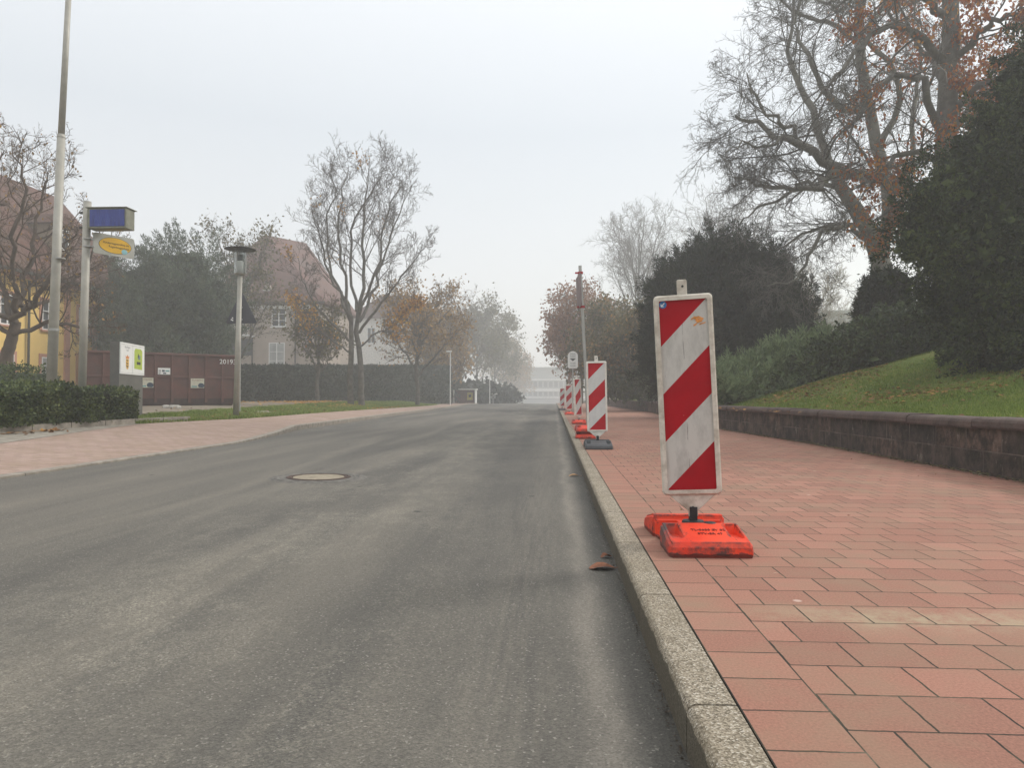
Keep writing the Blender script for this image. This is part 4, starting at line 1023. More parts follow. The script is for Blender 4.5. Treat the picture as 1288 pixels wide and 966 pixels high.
def tree(name, label, base, seed, limbs=None, trunk=None, levels=(), bark='bark', twig='twig', leaves=None, group=None, cat='tree', ktrunk=10):
    """trunk: list of (points, radii) thick stems; limbs: same, guided; levels: dicts grown from the last set"""
    r = np.random.default_rng(seed)
    t = thing(name, label, cat, base, 0, group)
    tm = MB(); NP = 15
    G = [catmull(p, rd, NP) for p, rd in trunk]
    P = np.array([g[0] for g in G]); Rr = np.array([g[1] for g in G])
    P[:,1:-1] += r.normal(0, .02, P[:,1:-1].shape)*np.clip(Rr[:,1:-1,None]*4, 0, 1)
    v, q = tubes(P, Rr, ktrunk); tm.addq(v, q)
    L = np.linalg.norm(np.diff(P, axis=1), axis=2).sum(1)
    if limbs:
        G = [catmull(p, rd, NP) for p, rd in limbs]
        P2 = np.array([g[0] for g in G]); R2 = np.array([g[1] for g in G])
        jit = r.normal(0, 1, P2[:,1:-1].shape)*.07; P2[:,1:-1] += jit
        v, q = tubes(P2, R2, 8); tm.addq(v, q)
        L2 = np.linalg.norm(np.diff(P2, axis=1), axis=2).sum(1)
        P, Rr, L = P2, R2, L2
    obj('trunk', tm, M[bark], t, smooth=True)
    cm = MB(); tips = None; parts = []
    for li, lv in enumerate(levels):
        S, D, Lc, r0 = spawn(P, Rr, L, lv['n'], lv.get('tmin',.2), lv['ang'], lv['lr'], lv.get('rr',.6), r, taper=lv.get('taper',.5), flat=lv.get('flat',0))
        if 'lmin' in lv: Lc = np.maximum(Lc, lv['lmin'])
        r0 = np.maximum(r0, lv.get('rmin', .004))
        P = walk(S, D, Lc, lv.get('seg',5), lv.get('w',.15), lv.get('trop',.05), r)
        if li == 0 and lv.get('env') is not None: pass
        Rr = radii(r0, P.shape[1], lv.get('end',.4)); L = Lc
        v, q = tubes(P, Rr, lv.get('k',4)); cm.addq(v, q); parts.append((P, Rr))
    obj('crown', cm, M[twig], t, smooth=True)
    if leaves:
        for lf in (leaves if isinstance(leaves, list) else [leaves]):
            m, N, size = lf['m'], lf['N'], lf['size']
            Pl, _ = parts[lf.get('lvl', -1)]
            ok = np.ones(len(Pl), bool)
            if 'where' in lf: ok = lf['where'](Pl[:,-1])
            Pl = Pl[ok]
            if len(Pl) == 0: continue
            # leaves hang together in clusters
            if 'patch' in lf:
                cn = Pl[r.integers(0, len(Pl), lf['patch'])][:, -1]
                d = np.min(np.linalg.norm(Pl[:,-1][:,None,:]-cn[None], axis=2), axis=1); Pl = Pl[d < lf['pr']]
            i = r.integers(0, len(Pl), N); j = r.integers(1, Pl.shape[1], N)
            p = Pl[i, j]+r.normal(0, lf.get('sp',.08), (N,3)); d = (Pl[i, j]-Pl[i, j-1])+np.array([0,0,-.15])
            v, q = leaf_quads(p, unit(d), size, r, lf.get('asp',.6))
            obj('foliage', MB().addq(v, q), M[m], t)
    return t

def bush(name, label, cat, base, seed, ells, N, size, mat, clump=.35, nclump=260, up=.4, asp=.3, out=1.0, core=.86, group=None, zmin=None, spread=.55, stems=None, reach=.8):
    """ells: [(cx,cy,cz, rx,ry,rz)] world; sprigs gathered in clumps on the hull"""
    r = np.random.default_rng(seed); t = thing(name, label, cat, base, 0, group)
    E = np.array(ells, float); area = (E[:,3]*E[:,4]+E[:,3]*E[:,5]+E[:,4]*E[:,5]); 
    n3 = nclump*3; e = r.choice(len(E), n3, p=area/area.sum()); d = unit(r.normal(0,1,(n3,3)))
    rad = 1 + r.normal(0, .055, n3)
    cc = E[e,:3] + E[e,3:]*d*rad[:,None]
    inside = np.zeros(n3, bool)
    for k in range(len(E)):
        q = ((cc-E[k,:3])/(E[k,3:]*.9)); inside |= ((q**2).sum(1) < 1) & (e != k)
    keep = ~inside
    if zmin is not None: keep &= cc[:,2] > zmin
    cc = cc[keep][:nclump]; nn = unit(d[keep][:nclump]/E[e[keep][:nclump],3:]*1.0); 
    K = len(cc); csz = clump*(.5+r.random(K))
    i = r.integers(0, K, N)
    ax = unit(nn*out + np.array([0,0,up]) + r.normal(0, .35, (K,3)))
    tt = r.random(N)
    off = r.normal(0, 1, (N,3))*(csz[i]*.42*(1.05-tt))[:,None]
    p = cc[i] + off + ax[i]*((tt*2.0-.75)*csz[i]*reach)[:,None]
    D = ax[i]*.9 + unit(off)*.7 + np.array([0,0,up*.3])
    # darker depth is left to real shade: inner hull of bigger leaves closes the gaps
    v, q = leaf_quads(p, unit(D), size, r, asp, spread)
    mb = MB().addq(v, q)
    n2 = int(N*.35); e2 = r.choice(len(E), n2, p=area/area.sum()); d2 = unit(r.normal(0,1,(n2,3)))
    p2 = E[e2,:3]+E[e2,3:]*d2*(core+r.normal(0,.03,n2))[:,None]
    if zmin is not None: p2 = p2[p2[:,2] > zmin-.3]
    v, q = leaf_quads(p2, r.normal(0,1,p2.shape), size*2.2, r, .8, .5); mb.addq(v, q)
    # solid heart
    for k in range(len(E)):
        a = np.linspace(0, math.pi, 9); b = np.linspace(0, 2*math.pi, 14, endpoint=False)
        A, B = np.meshgrid(a, b, indexing='ij'); s = core*.93*(1+.06*np.sin(3*A+5*B+k))
        vv = np.stack([E[k,0]+E[k,3]*s*np.sin(A)*np.cos(B), E[k,1]+E[k,4]*s*np.sin(A)*np.sin(B), E[k,2]+E[k,5]*s*np.cos(A)], -1)
        if zmin is not None: vv[...,2] = np.maximum(vv[...,2], zmin-.4)
        ii, jj = np.meshgrid(np.arange(8), np.arange(14), indexing='ij'); a0 = ii*14+jj; a1 = ii*14+(jj+1)%14
        mb.addq(vv.reshape(-1,3), np.stack([a0, a0+14, a1+14, a1], -1).reshape(-1,4))
    obj('crown', mb, M[mat], t)
    for st in (stems or []):
        P = np.array([st[0]]); Rr = np.array([st[1]]); v, q = tubes(P, Rr, 8); obj('trunk', MB().addq(v, q), M['bark_brown'], t, smooth=True)
    return t
def stem(x, y, z0, z1, r_=.15, n=4):
    z = np.linspace(z0, z1, n); return (np.stack([np.full(n, x)+np.linspace(0,.1,n), np.full(n, y), z], 1), np.linspace(r_, r_*.6, n))

def hedge(name, label, A, B, th, z0f, z1f, seed, N, size, mat, asp=.7, fuzz=.05, side=1):
    """clipped box hedge whose front face runs from A to B, th thick to the left"""
    r = np.random.default_rng(seed); A = np.array(A, float); B = np.array(B, float); L = np.linalg.norm(B-A); u = (B-A)/L; n = np.array([-u[1], u[0]])*side
    t = thing(name, label, 'hedge', (A[0], A[1], z0f(A[0],A[1])))
    P = []; D = []
    faces = [('front', L), ('top', L*th/2.0), ('end', th*1.2), ('end0', th*.5)]
    tot = sum(a for _, a in faces)
    for nm, a in faces:
        k = int(N*a/tot); s = r.random(k)*L; d = r.random(k)*th; h = r.random(k)
        if nm == 'front': d[:] = 0; nv = -n
        if nm == 'top': h[:] = 1; nv = None
        if nm == 'end': s[:] = L; nv = u
        if nm == 'end0': s[:] = 0; nv = -u
        x = A[0]+u[0]*s+n[0]*d; y = A[1]+u[1]*s+n[1]*d
        za = z0f(x, y); zb2 = z1f(x, y)+.05*np.sin(s*2.1)+.03*np.sin(s*5.3+1)
        z = za+(zb2-za)*h
        # cloud like swell of the clipped face
        sw = .05*np.sin(s*3.1+z*4)+.04*np.sin(s*7.7-z*6)+r.normal(0, fuzz, k)
        dirv = np.zeros((k,3)); 
        if nv is None: dirv[:,2] = 1
        else: dirv[:,0] = nv[0]; dirv[:,1] = nv[1]
        p = np.stack([x,y,z],1)+dirv*sw[:,None]; P.append(p); D.append(dirv)
    P = np.concatenate(P); D = np.concatenate(D)
    v, q = leaf_quads(P, D+np.array([0,0,.4]), size, r, asp, .8)
    mb = MB().addq(v, q)
    # twiggy dark body
    ns = max(2, int(L/1.5)); vv = []
    for i in range(ns+1):
        s = .08+(L-.16)*i/ns
        for d_, top in ((.08,0),(.08,1),(th-.08,1),(th-.08,0)):
            x = A[0]+u[0]*s+n[0]*d_; y = A[1]+u[1]*s+n[1]*d_; vv.append((x, y, (float(z1f(x,y))-.07) if top else float(z0f(x,y))-.05))
    qs = [(i*4+j, i*4+j+1, i*4+5+j, i*4+4+j) for i in range(ns) for j in range(3)] + [(0,3,2,1), (ns*4, ns*4+1, ns*4+2, ns*4+3)]
    mb.addq(np.array(vv), np.array(qs))
    obj('foliage', mb, M[mat], t)
    return t
# ------------------------------------------------------------------ hedges
zl = lambda x, y: zleft(x, y)
hedge('clipped_hedge', 'thick waist-high clipped hedge in front of the mast and sign post, lower left', (-9.45, 3.0), (-8.97, 14.75), 1.5,
      lambda x, y: zleft(x, y)+.10, lambda x, y: 0.88+0*x+.01*(y-12), 21, 70000, .055, 'hedge', fuzz=.028, side=1)
hedge('low_hedge', 'second lower hedge showing behind the near one at the left edge', (-13.6, 12.0), (-14.2, 19.6), 1.6,
      lambda x, y: zleft(x, y), lambda x, y: 1.50+0*x, 22, 9000, .07, 'hedge', side=1)
hedge('long_hedge', 'long dark green hedge behind the large bare tree on the left', (-20.5, 40.5), (-10.2, 70.0), 1.5,
      lambda x, y: zleft(x, y)-.05, lambda x, y: 2.55+(y-42)*.042, 23, 42000, .13, 'hedge_far', fuzz=.07, side=1)

# ------------------------------------------------------------------ trees on the left
def V3(p): return (p.x, p.y, p.z)
def A3(px, py, Y): return V3(at(px, py, Y))
# near bare tree at the left edge
Y0 = 21.5
b = at(6, 470, Y0); gz = float(zleft(b.x, Y0))
tr = [([(b.x, Y0, gz-.2), A3(8,455,Y0), A3(14,430,Y0), A3(20,405,Y0+.1)], [0.234, 0.195, 0.172, 0.148])]
lb = [([A3(20,405,Y0), A3(38,385,Y0-.4), A3(56,360,Y0-.8), A3(75,325,Y0-1.0), A3(95,290,Y0-1)], [0.101, 0.086, 0.070, 0.047, 0.020]),
      ([A3(19,408,Y0), A3(26,370,Y0+.3), A3(40,320,Y0+.8), A3(48,270,Y0+1), A3(60,225,Y0+1)], [0.101, 0.086, 0.070, 0.047, 0.016]),
      ([A3(15,425,Y0), A3(45,410,Y0-.5), A3(75,405,Y0-1), A3(105,410,Y0-1.2), A3(125,400,Y0-1)], [0.078, 0.070, 0.055, 0.035, 0.012]),
      ([A3(18,410,Y0), A3(2,370,Y0+.2), A3(-10,310,Y0), A3(0,250,Y0), A3(5,190,Y0)], [0.101, 0.078, 0.062, 0.043, 0.016]),
      ([A3(20,405,Y0), A3(-20,385,Y0-.5), A3(-55,350,Y0-1), A3(-90,310,Y0-1.2), A3(-120,260,Y0-1)], [0.094, 0.078, 0.062, 0.039, 0.016]),
      ([A3(26,385,Y0), A3(60,380,Y0+1), A3(90,355,Y0+1.5), A3(112,320,Y0+1.5), A3(128,268,Y0+1)], [0.070, 0.055, 0.043, 0.027, 0.009]),
      ([A3(14,425,Y0), A3(-15,405,Y0), A3(-50,400,Y0+.5), A3(-90,380,Y0+1), A3(-120,370,Y0+1)], [0.078, 0.070, 0.055, 0.031, 0.012]),
      ([A3(22,395,Y0), A3(12,340,Y0-1), A3(22,280,Y0-1.5), A3(28,230,Y0-1.5), A3(15,175,Y0-1.4)], [0.086, 0.070, 0.055, 0.039, 0.012])]
LV = [dict(n=13, ang=(30,70), lr=.42, rr=.42, tmin=.2, seg=6, w=.17, trop=.10, k=5), dict(n=8, ang=(25,65), lr=.5, rr=.5, seg=5, w=.2, trop=.06, k=4, rmin=.008),
      dict(n=5, ang=(25,60), lr=.5, rr=.6, seg=4, w=.22, trop=.05, k=3, rmin=.006), dict(n=3, ang=(25,55), lr=.55, rr=.7, seg=3, w=.2, k=3, rmin=.0045)]
tree('bare_tree', 'dark spreading bare tree in front of the yellow building at the left edge', (b.x, Y0, gz), 31, lb, tr, LV, 'bark_brown', 'bark_brown',
     [dict(m='tan_leaf', N=900, size=.10)])

# tall bare tree with two stems
Y1 = 38.0
b = at(447, 505, Y1); gz = float(zleft(b.x, Y1))
s1 = ([(b.x-.25, Y1, gz-.2), A3(440,480,Y1), A3(442.1,436.8,Y1), A3(441.2,404.9,Y1), A3(437.7,382.1,Y1)], [0.192, 0.152, 0.136, 0.120, 0.104])
s2 = ([(b.x+.28, Y1+.1, gz-.2), A3(454,480,Y1+.1), A3(452,440,Y1+.2), A3(448.2,414,Y1+.2), A3(454.4,382.1,Y1+.2)], [0.192, 0.160, 0.144, 0.128, 0.112])
lb = [([A3(448.2,414,Y1+.2), A3(457,354.9,Y1+.4), A3(457,291.1,Y1+.3), A3(460.6,241.1,Y1+.2), A3(464.1,211.1,Y1)], [0.120, 0.096, 0.068, 0.040, 0.016]),
      ([A3(442.1,409.4,Y1), A3(434.2,354.9,Y1-.5), A3(424.5,300.2,Y1-.6), A3(430.6,245.6,Y1-.4), A3(438.6,207.4,Y1)], [0.104, 0.080, 0.064, 0.036, 0.012]),
      ([A3(451.8,404.9,Y1), A3(467.6,363.9,Y1+.6), A3(485.2,318.4,Y1+1), A3(498.4,277.5,Y1+1), A3(518.6,232,Y1+.8)], [0.096, 0.080, 0.056, 0.036, 0.012]),
      ([A3(451.8,418.6,Y1), A3(476.4,386.7,Y1-.6), A3(498.4,354.9,Y1-1), A3(520.4,327.5,Y1-1.2), A3(536.2,309.4,Y1-1)], [0.080, 0.068, 0.052, 0.032, 0.012]),
      ([A3(441.2,404.9,Y1), A3(423.6,363.9,Y1+.7), A3(407.8,318.4,Y1+1), A3(399,283.9,Y1+1.2), A3(392.8,259.3,Y1+1)], [0.096, 0.072, 0.056, 0.032, 0.012]),
      ([A3(443,432.2,Y1), A3(419.2,409.4,Y1-1), A3(397.2,382.1,Y1-1.6), A3(381.4,354.9,Y1-2), A3(372.6,318.4,Y1-2)], [0.072, 0.064, 0.048, 0.032, 0.010]),
      ([A3(441,445,Y1), A3(421.8,432.2,Y1+.5), A3(401.6,414,Y1+.8), A3(384,395.8,Y1+1), A3(370.8,373,Y1+1)], [0.056, 0.048, 0.036, 0.024, 0.010]),
      ([A3(448.2,391.2,Y1), A3(441.2,327.5,Y1+1), A3(447.4,272.9,Y1+1.3), A3(476.4,227.4,Y1+1.4), A3(485.2,209.2,Y1+1.2)], [0.088, 0.072, 0.056, 0.032, 0.012]),
      ([A3(451.8,436.8,Y1), A3(472,420.4,Y1+.6), A3(492.2,414,Y1+1), A3(511.6,395.8,Y1+1.2), A3(524.8,382.1,Y1+1)], [0.056, 0.048, 0.036, 0.024, 0.010]),
      ([A3(454.4,384,Y1), A3(474.6,336.6,Y1-.6), A3(481.7,286.6,Y1-1), A3(494,250.2,Y1-1.2), A3(507.2,218.3,Y1-1)], [0.088, 0.068, 0.048, 0.032, 0.012]),
      ([A3(439.4,391.2,Y1), A3(416.6,336.6,Y1-.3), A3(410.4,286.6,Y1), A3(421.8,241.1,Y1+.3), A3(414.8,218.3,Y1)], [0.080, 0.064, 0.048, 0.028, 0.010])]
LV1 = [dict(n=20, ang=(25,62), lr=.27, rr=.38, tmin=.25, seg=6, w=.12, trop=.10, k=4, taper=.4), dict(n=8, ang=(25,55), lr=.5, rr=.5, seg=4, w=.16, trop=.08, k=3, rmin=.010),
       dict(n=4, ang=(25,60), lr=.55, rr=.7, seg=3, w=.2, trop=.06, k=3, rmin=.008), dict(n=3, ang=(25,55), lr=.6, rr=.8, seg=2, w=.2, k=3, rmin=.006)]
tree('bare_tree', 'tallest bare tree on the left, twin stems rising from the verge before the long hedge', (b.x, Y1, gz), 32, lb, [s1, s2], LV1, 'bark', 'twig',
     [dict(m='yellow_leaf', N=1300, size=.16, where=lambda p: p[:,2] < 6.5, patch=26, pr=.8), dict(m='yellow_leaf', N=160, size=.15, where=lambda p: p[:,2] > 6.5, patch=6, pr=.6)])

# generic leafy or bare trees
def std_tree(name, label, px, py, Y, top, width, seed, leaves=None, bark='bark', twig='twig', group=None, fork=.25, dens=1.0, rtr=.16, n1=9, side='L', droop=.05, rmin=.012, X=None):
    """px: trunk pixel column, top: crown top pixel row, width: crown width in pixels"""
    b = at(px, py, Y); 
    if X is not None: b.x = X
    gz = float((zleft if side == 'L' else zright)(b.x, Y)); H = at(px, top, Y).z-gz; W = width/F*Y
    r = np.random.default_rng(seed)
    tk = [([(b.x, Y, gz-.2), (b.x+r.normal(0,.05), Y, gz+H*fork*.5), (b.x+r.normal(0,.1), Y, gz+H*fork), (b.x+r.normal(0,.15), Y, gz+H*.6), (b.x+r.normal(0,.2), Y, gz+H*.93)], [rtr, rtr*.85, rtr*.75, rtr*.4, rtr*.1])]
    lbs = []
    for k in range(n1):
        a = k*2.4+r.random()*.6; f = fork*.8 + (.85-fork)*(k/n1)*.8; rad = W/2*(.95 - .5*max(0, (f-.35)))*(.8+.3*r.random())
        z0 = gz+H*f; z1 = min(gz+H*(f+.30+.15*r.random()), gz+H*.97)
        dx, dy = math.cos(a)*rad, math.sin(a)*rad
        lbs.append(([(b.x, Y, z0), (b.x+dx*.35, Y+dy*.35, z0+(z1-z0)*.38), (b.x+dx*.7, Y+dy*.7, z0+(z1-z0)*.72), (b.x+dx, Y+dy, z1)], [rtr*.5, rtr*.38, rtr*.24, rtr*.08]))
    lbs.append((tk[0][0][2:], [rtr*.7, rtr*.4, rtr*.1]))
    lv = [dict(n=int(11*dens), ang=(30,65), lr=.42, rr=.4, tmin=.2, seg=5, w=.15, trop=droop, k=4, taper=.4), dict(n=int(7*dens), ang=(25,60), lr=.5, rr=.5, seg=4, w=.2, trop=droop, k=3, rmin=rmin),
          dict(n=4, ang=(25,60), lr=.6, rr=.7, seg=3, w=.2, k=3, rmin=rmin*.7)]
    return tree(name, label, (b.x, Y, gz), seed, lbs, tk, lv, bark, twig, leaves, group, ktrunk=8)

std_tree('young_tree', 'thin young tree with olive leaves left of the tall twin-stemmed one, before the grey house', 400, 503, 41, 392, 82, 41, [dict(m='olive_leaf', N=2000, size=.18, sp=.2, where=lambda p: p[:,2] > 2.8)], n1=7, fork=.38, rtr=.13)
std_tree('autumn_tree', 'rounded half-bare tree with orange-brown leaves right of the tall twin-stemmed tree', 525, 504, 50, 358, 112, 42, [dict(m='tan_leaf', N=3600, size=.20, sp=.28)], fork=.3, rtr=.17)
std_tree('garden_tree', 'leafy grey-brown garden tree before the grey house, behind the street lamp', 300, 460, 47, 292, 105, 43, [dict(m='olive_leaf', N=3000, size=.2, sp=.25)], fork=.3, rtr=.16)
for k, (px, Y, top, w, m, lab) in enumerate(((578, 92, 368, 60, None, 'bare upright tree first in the foggy row beyond the orange-brown one'), (600, 112, 382, 74, 'olive_leaf', 'broad olive tree in the middle of the foggy row on the left'),
        (622, 135, 398, 58, 'olive_leaf', 'olive-brown tree near the far end of the foggy row on the left'), (638, 170, 430, 52, 'tan_leaf', 'faintest tree at the very end of the left row, nearly lost in fog'),
        (552, 76, 395, 62, 'tan_leaf', 'tan tree between the orange-brown tree and the foggy row'), (650, 215, 455, 34, 'tan_leaf', 'pale grey tree silhouette just left of the distant building'))):
    std_tree('roadside_tree', lab, px, 500, Y, top, w, 50+k, [dict(m=m, N=5500, size=.42, sp=.5)] if m else None, fork=.2, rtr=.2, group='foggy row of trees up the left side', rmin=.02, n1=9, dens=1.0)
bush('low_shrub', 'dark shrubs under the foggy row of trees, beside the shelter', 'shrub', (at(600,500,90).x, 90, .1), 61,
     [(*A3(585,492,86)[:2],1.0,3.0,2,1.5), (*A3(607,492,92)[:2],1.2,2.6,2,1.7), (*A3(630,494,100)[:2],.9,2.6,2,1.4), (*A3(560,488,80)[:2],1.2,2.5,2,1.9)], 6000, .3, 'hedge_far', .6, 150, asp=.7)

# grey-green evergreen behind the container
Y2 = 40.0
E = []
for px, py, Y, rx, rz in ((225,385,Y2,1.7,2.6),(190,400,Y2-.5,1.6,2.6),(250,400,Y2+.5,1.5,2.3),(160,420,Y2+.6,1.2,2.3),(205,350,Y2,1.1,1.3),(235,345,Y2+.3,1.0,1.2),(175,370,Y2,1.0,1.5),(265,390,Y2+1,1.0,2.0),(215,440,Y2,2.2,1.8),(262,440,Y2+.6,1.2,1.5)):
    q = at(px, py, Y); E.append((q.x, Y, q.z, rx*1.13, rx*1.13, rz*1.13))
g_ = float(zleft(at(215,500,Y2).x, Y2))
bush('evergreen_tree', 'broad misty grey-green evergreen behind the brown-red container', 'tree', (at(215,500,Y2).x, Y2, g_), 62, E, 90000, .19, 'conifer', 1.1, 260, up=1.1, asp=.2, core=.72, reach=1.1, stems=[stem(at(215,500,Y2).x, Y2, g_-.2, 3.5, .25)])

# ------------------------------------------------------------------ right side
# far autumn trees beyond the beacons
std_tree('russet_tree', 'russet-leaved tree over the far pavement behind the beacons', 731, 500, 52, 372, 92, 71, [dict(m='pink_leaf', N=6500, size=.23, sp=.3)], fork=.25, rtr=.17, side='R', rmin=.012)
std_tree('russet_tree', 'smaller pinkish tree to the left of the sign pole, further off in the fog', 706, 500, 74, 402, 50, 72, [dict(m='pink_leaf', N=3500, size=.32, sp=.35)], fork=.25, rtr=.17, side='R', X=1.6, rmin=.016)
std_tree('olive_tree', 'brownish olive tree right of the sign pole, under the pale bare one', 765, 495, 47, 392, 78, 73, [dict(m='olive_leaf', N=9000, size=.22, sp=.4), dict(m='tan_leaf', N=3000, size=.2, sp=.3)], fork=.12, rtr=.15, side='R')
std_tree('olive_tree', 'dense brown-olive tree close to the left flank of the dark round yew', 808, 495, 40, 402, 92, 74, [dict(m='olive_leaf', N=14000, size=.20, sp=.45), dict(m='tan_leaf', N=4000, size=.18, sp=.3)], fork=.08, rtr=.13, side='R')
std_tree('pale_bare_tree', 'slender pale bare tree rising behind the nearest beacon, left of the round yew', 803, 420, 82, 272, 92, 75, None, 'twig', 'twig', fork=.3, rtr=.2, side='R', rmin=.016, n1=16, dens=1.4)
std_tree('pale_bare_tree', 'faint bare tree in the fog above the round yew', 905, 420, 72, 248, 95, 76, None, 'twig', 'twig', fork=.3, rtr=.2, side='R', rmin=.013, n1=14, dens=1.2)
std_tree('bare_shrub', 'pale straw-coloured bare bush before the long low building', 1020, 425, 42, 345, 90, 77, None, 'twig_pale', 'twig_pale', fork=.1, rtr=.08, side='R', rmin=.012, n1=14, dens=1.2, droop=.12)
q = at(775, 468, 42)
bush('yellow_shrub', 'dull yellow shrub in front of the olive trees', 'shrub', (q.x, 42, .6), 78, [(q.x, 42, q.z, 1.0, 1.0, 1.1)], 2600, .16, 'yellow_leaf', .3, 60, asp=.6, core=.5)
bpy.data.objects['yellow_shrub'].children[0].data.materials[0] = foliage('dull_yellow_leaves', [(.12,.10,.03),(.26,.21,.05),(.36,.28,.07)], cscale=1, trans=.2)
q = at(800, 482, 40)
bush('green_shrub', 'low dark green shrub behind the far wall, left of the round yew', 'shrub', (q.x, 40, .6), 79, [(q.x-.6, 40, q.z, 1.2, 1.0, 1.0), (q.x+.8, 39, q.z+.1, 1.4, 1.0, 1.2)], 5000, .13, 'laurel', .35, 90, asp=.6)
q = at(990, 405, 33)
bush('yellow_shrub', 'yellow-green bush between the round yew and the straw-coloured bare bush', 'shrub', (q.x, 33, 1.5), 80, [(q.x, 33, q.z-.4, .9, .9, 1.4), (q.x-.9, 33, q.z-.7, .9, .9, 1.2)], 4200, .13, 'tan_leaf', .3, 90, asp=.6)
bpy.data.objects['yellow_shrub.001'].children[0].data.materials[0] = foliage('yellow_green_leaves', [(.10,.09,.02),(.24,.19,.04),(.40,.28,.05)], cscale=1, trans=.2)

# round dark yew
Y3 = 27.0
E = []
for px, py, rx, rz, dy in ((900,400,2.1,2.6,0),(868,420,1.6,2.3,.3),(945,405,1.9,2.4,.2),(910,345,1.3,1.3,0),(880,360,1.2,1.3,.2),(945,355,1.2,1.2,.1),(975,385,.9,1.2,0),(850,395,1.0,1.6,.2),(900,455,2.6,1.5,0),(960,440,1.6,1.5,.1),(862,362,.8,1.0,.2)):
    q = at(px, py, Y3+dy); E.append((q.x, Y3+dy, q.z, rx, min(rx,1.8), rz))
q = at(905, 480, Y3)
bush('round_yew', 'big dark rounded evergreen behind and right of the nearest beacon', 'tree', (q.x, Y3, 1.0), 81, E, 130000, .14, 'yew_far', .55, 600, up=.8, asp=.18, core=.86, reach=.85, stems=[stem(q.x, Y3, .8, 3, .3)])

# juniper mound and laurel bank on the crest of the lawn
E = []
for px, py, Y, rx, rz in ((905,496,19.5,.8,.28),(930,490,20,.9,.38),(960,482,20,1.0,.48),(990,473,20,1.0,.52),(1020,464,20,1.1,.56),(1045,457,20.5,.9,.55)):
    q = at(px, py, Y); E.append((q.x, Y, q.z, rx, rx*.9, rz))
bush('juniper_bank', 'feathery lighter green juniper bank left of the dark laurels', 'shrub', (E[0][0], 19.5, .9), 82, E, 70000, .15, 'juniper', .34, 520, up=.75, asp=.13, spread=.4, core=.86, reach=1.1)
E = []
for px, py, Y, rx, rz in ((1050,450,18.9,.8,.42),(1080,440,18.9,.9,.5),(1110,430,18.9,.9,.56),(1140,416,18.9,1.0,.56),(1170,410,18.9,1.0,.56),(1062,455,19.2,.7,.38)):
    q = at(px, py, Y); E.append((q.x, Y, q.z-.15, rx, rx*.9, rz))
bush('laurel_bank', 'dark glossy shrub bank under the big tree at the top of the lawn', 'shrub', (E[0][0], 18, 1.4), 83, E, 42000, .10, 'laurel', .33, 420, up=.3, asp=.5, core=.9)
E = []
for px, py, rx, rz in ((1112,388,.45,.5),(1104,395,.45,.4),(1120,393,.4,.5),(1110,368,.32,.42),(1124,362,.25,.35),(1097,378,.25,.3)):
    q = at(px, py, 20.5); E.append((q.x, 20.5, q.z, rx, rx, rz))
bush('small_conifer', 'small dark conifer at the foot of the big trunk', 'shrub', (E[0][0], 20.5, 2), 84, E, 15000, .13, 'yew_far', .25, 170, up=.6, asp=.2)

# near dark yew at the right edge
Y4 = 13.2
E = []
for px, py, rx, rz, dy in ((1246,362,.75,.8,.1),(1240,310,1.0,1.2,.2),(1182,302,.5,.55,0),(1165,262,.32,.45,0),(1200,245,.42,.6,.1),(1225,205,.42,.65,.2),(1262,165,.42,.6,.2),(1285,110,.35,.6,.2),(1310,215,1.0,1.3,.5),(1330,330,1.9,2.2,.6),
                           (1258,395,.8,.75,.1),(1315,415,1.3,1.1,.3),(1355,130,1.0,1.5,.7),(1400,240,1.9,2.2,.8),(1265,255,.9,1.1,.2),(1150,308,.25,.25,0),(1400,420,1.6,1.4,.5),(1300,455,.8,.4,.0)):
    q = at(px, py, Y4+dy); E.append((q.x, Y4+dy, q.z, rx, rx*.95, rz))
q = at(1270, 470, Y4+.3)
bush('near_yew', 'huge dark yew filling the right edge above the lawn', 'tree', (q.x, Y4+.3, .9), 85, E, 230000, .07, 'yew', .42, 720, up=.3, asp=.38, spread=.55, core=.80, reach=1.0, stems=[stem(q.x, Y4+.3, .9, 3.2, .3)])

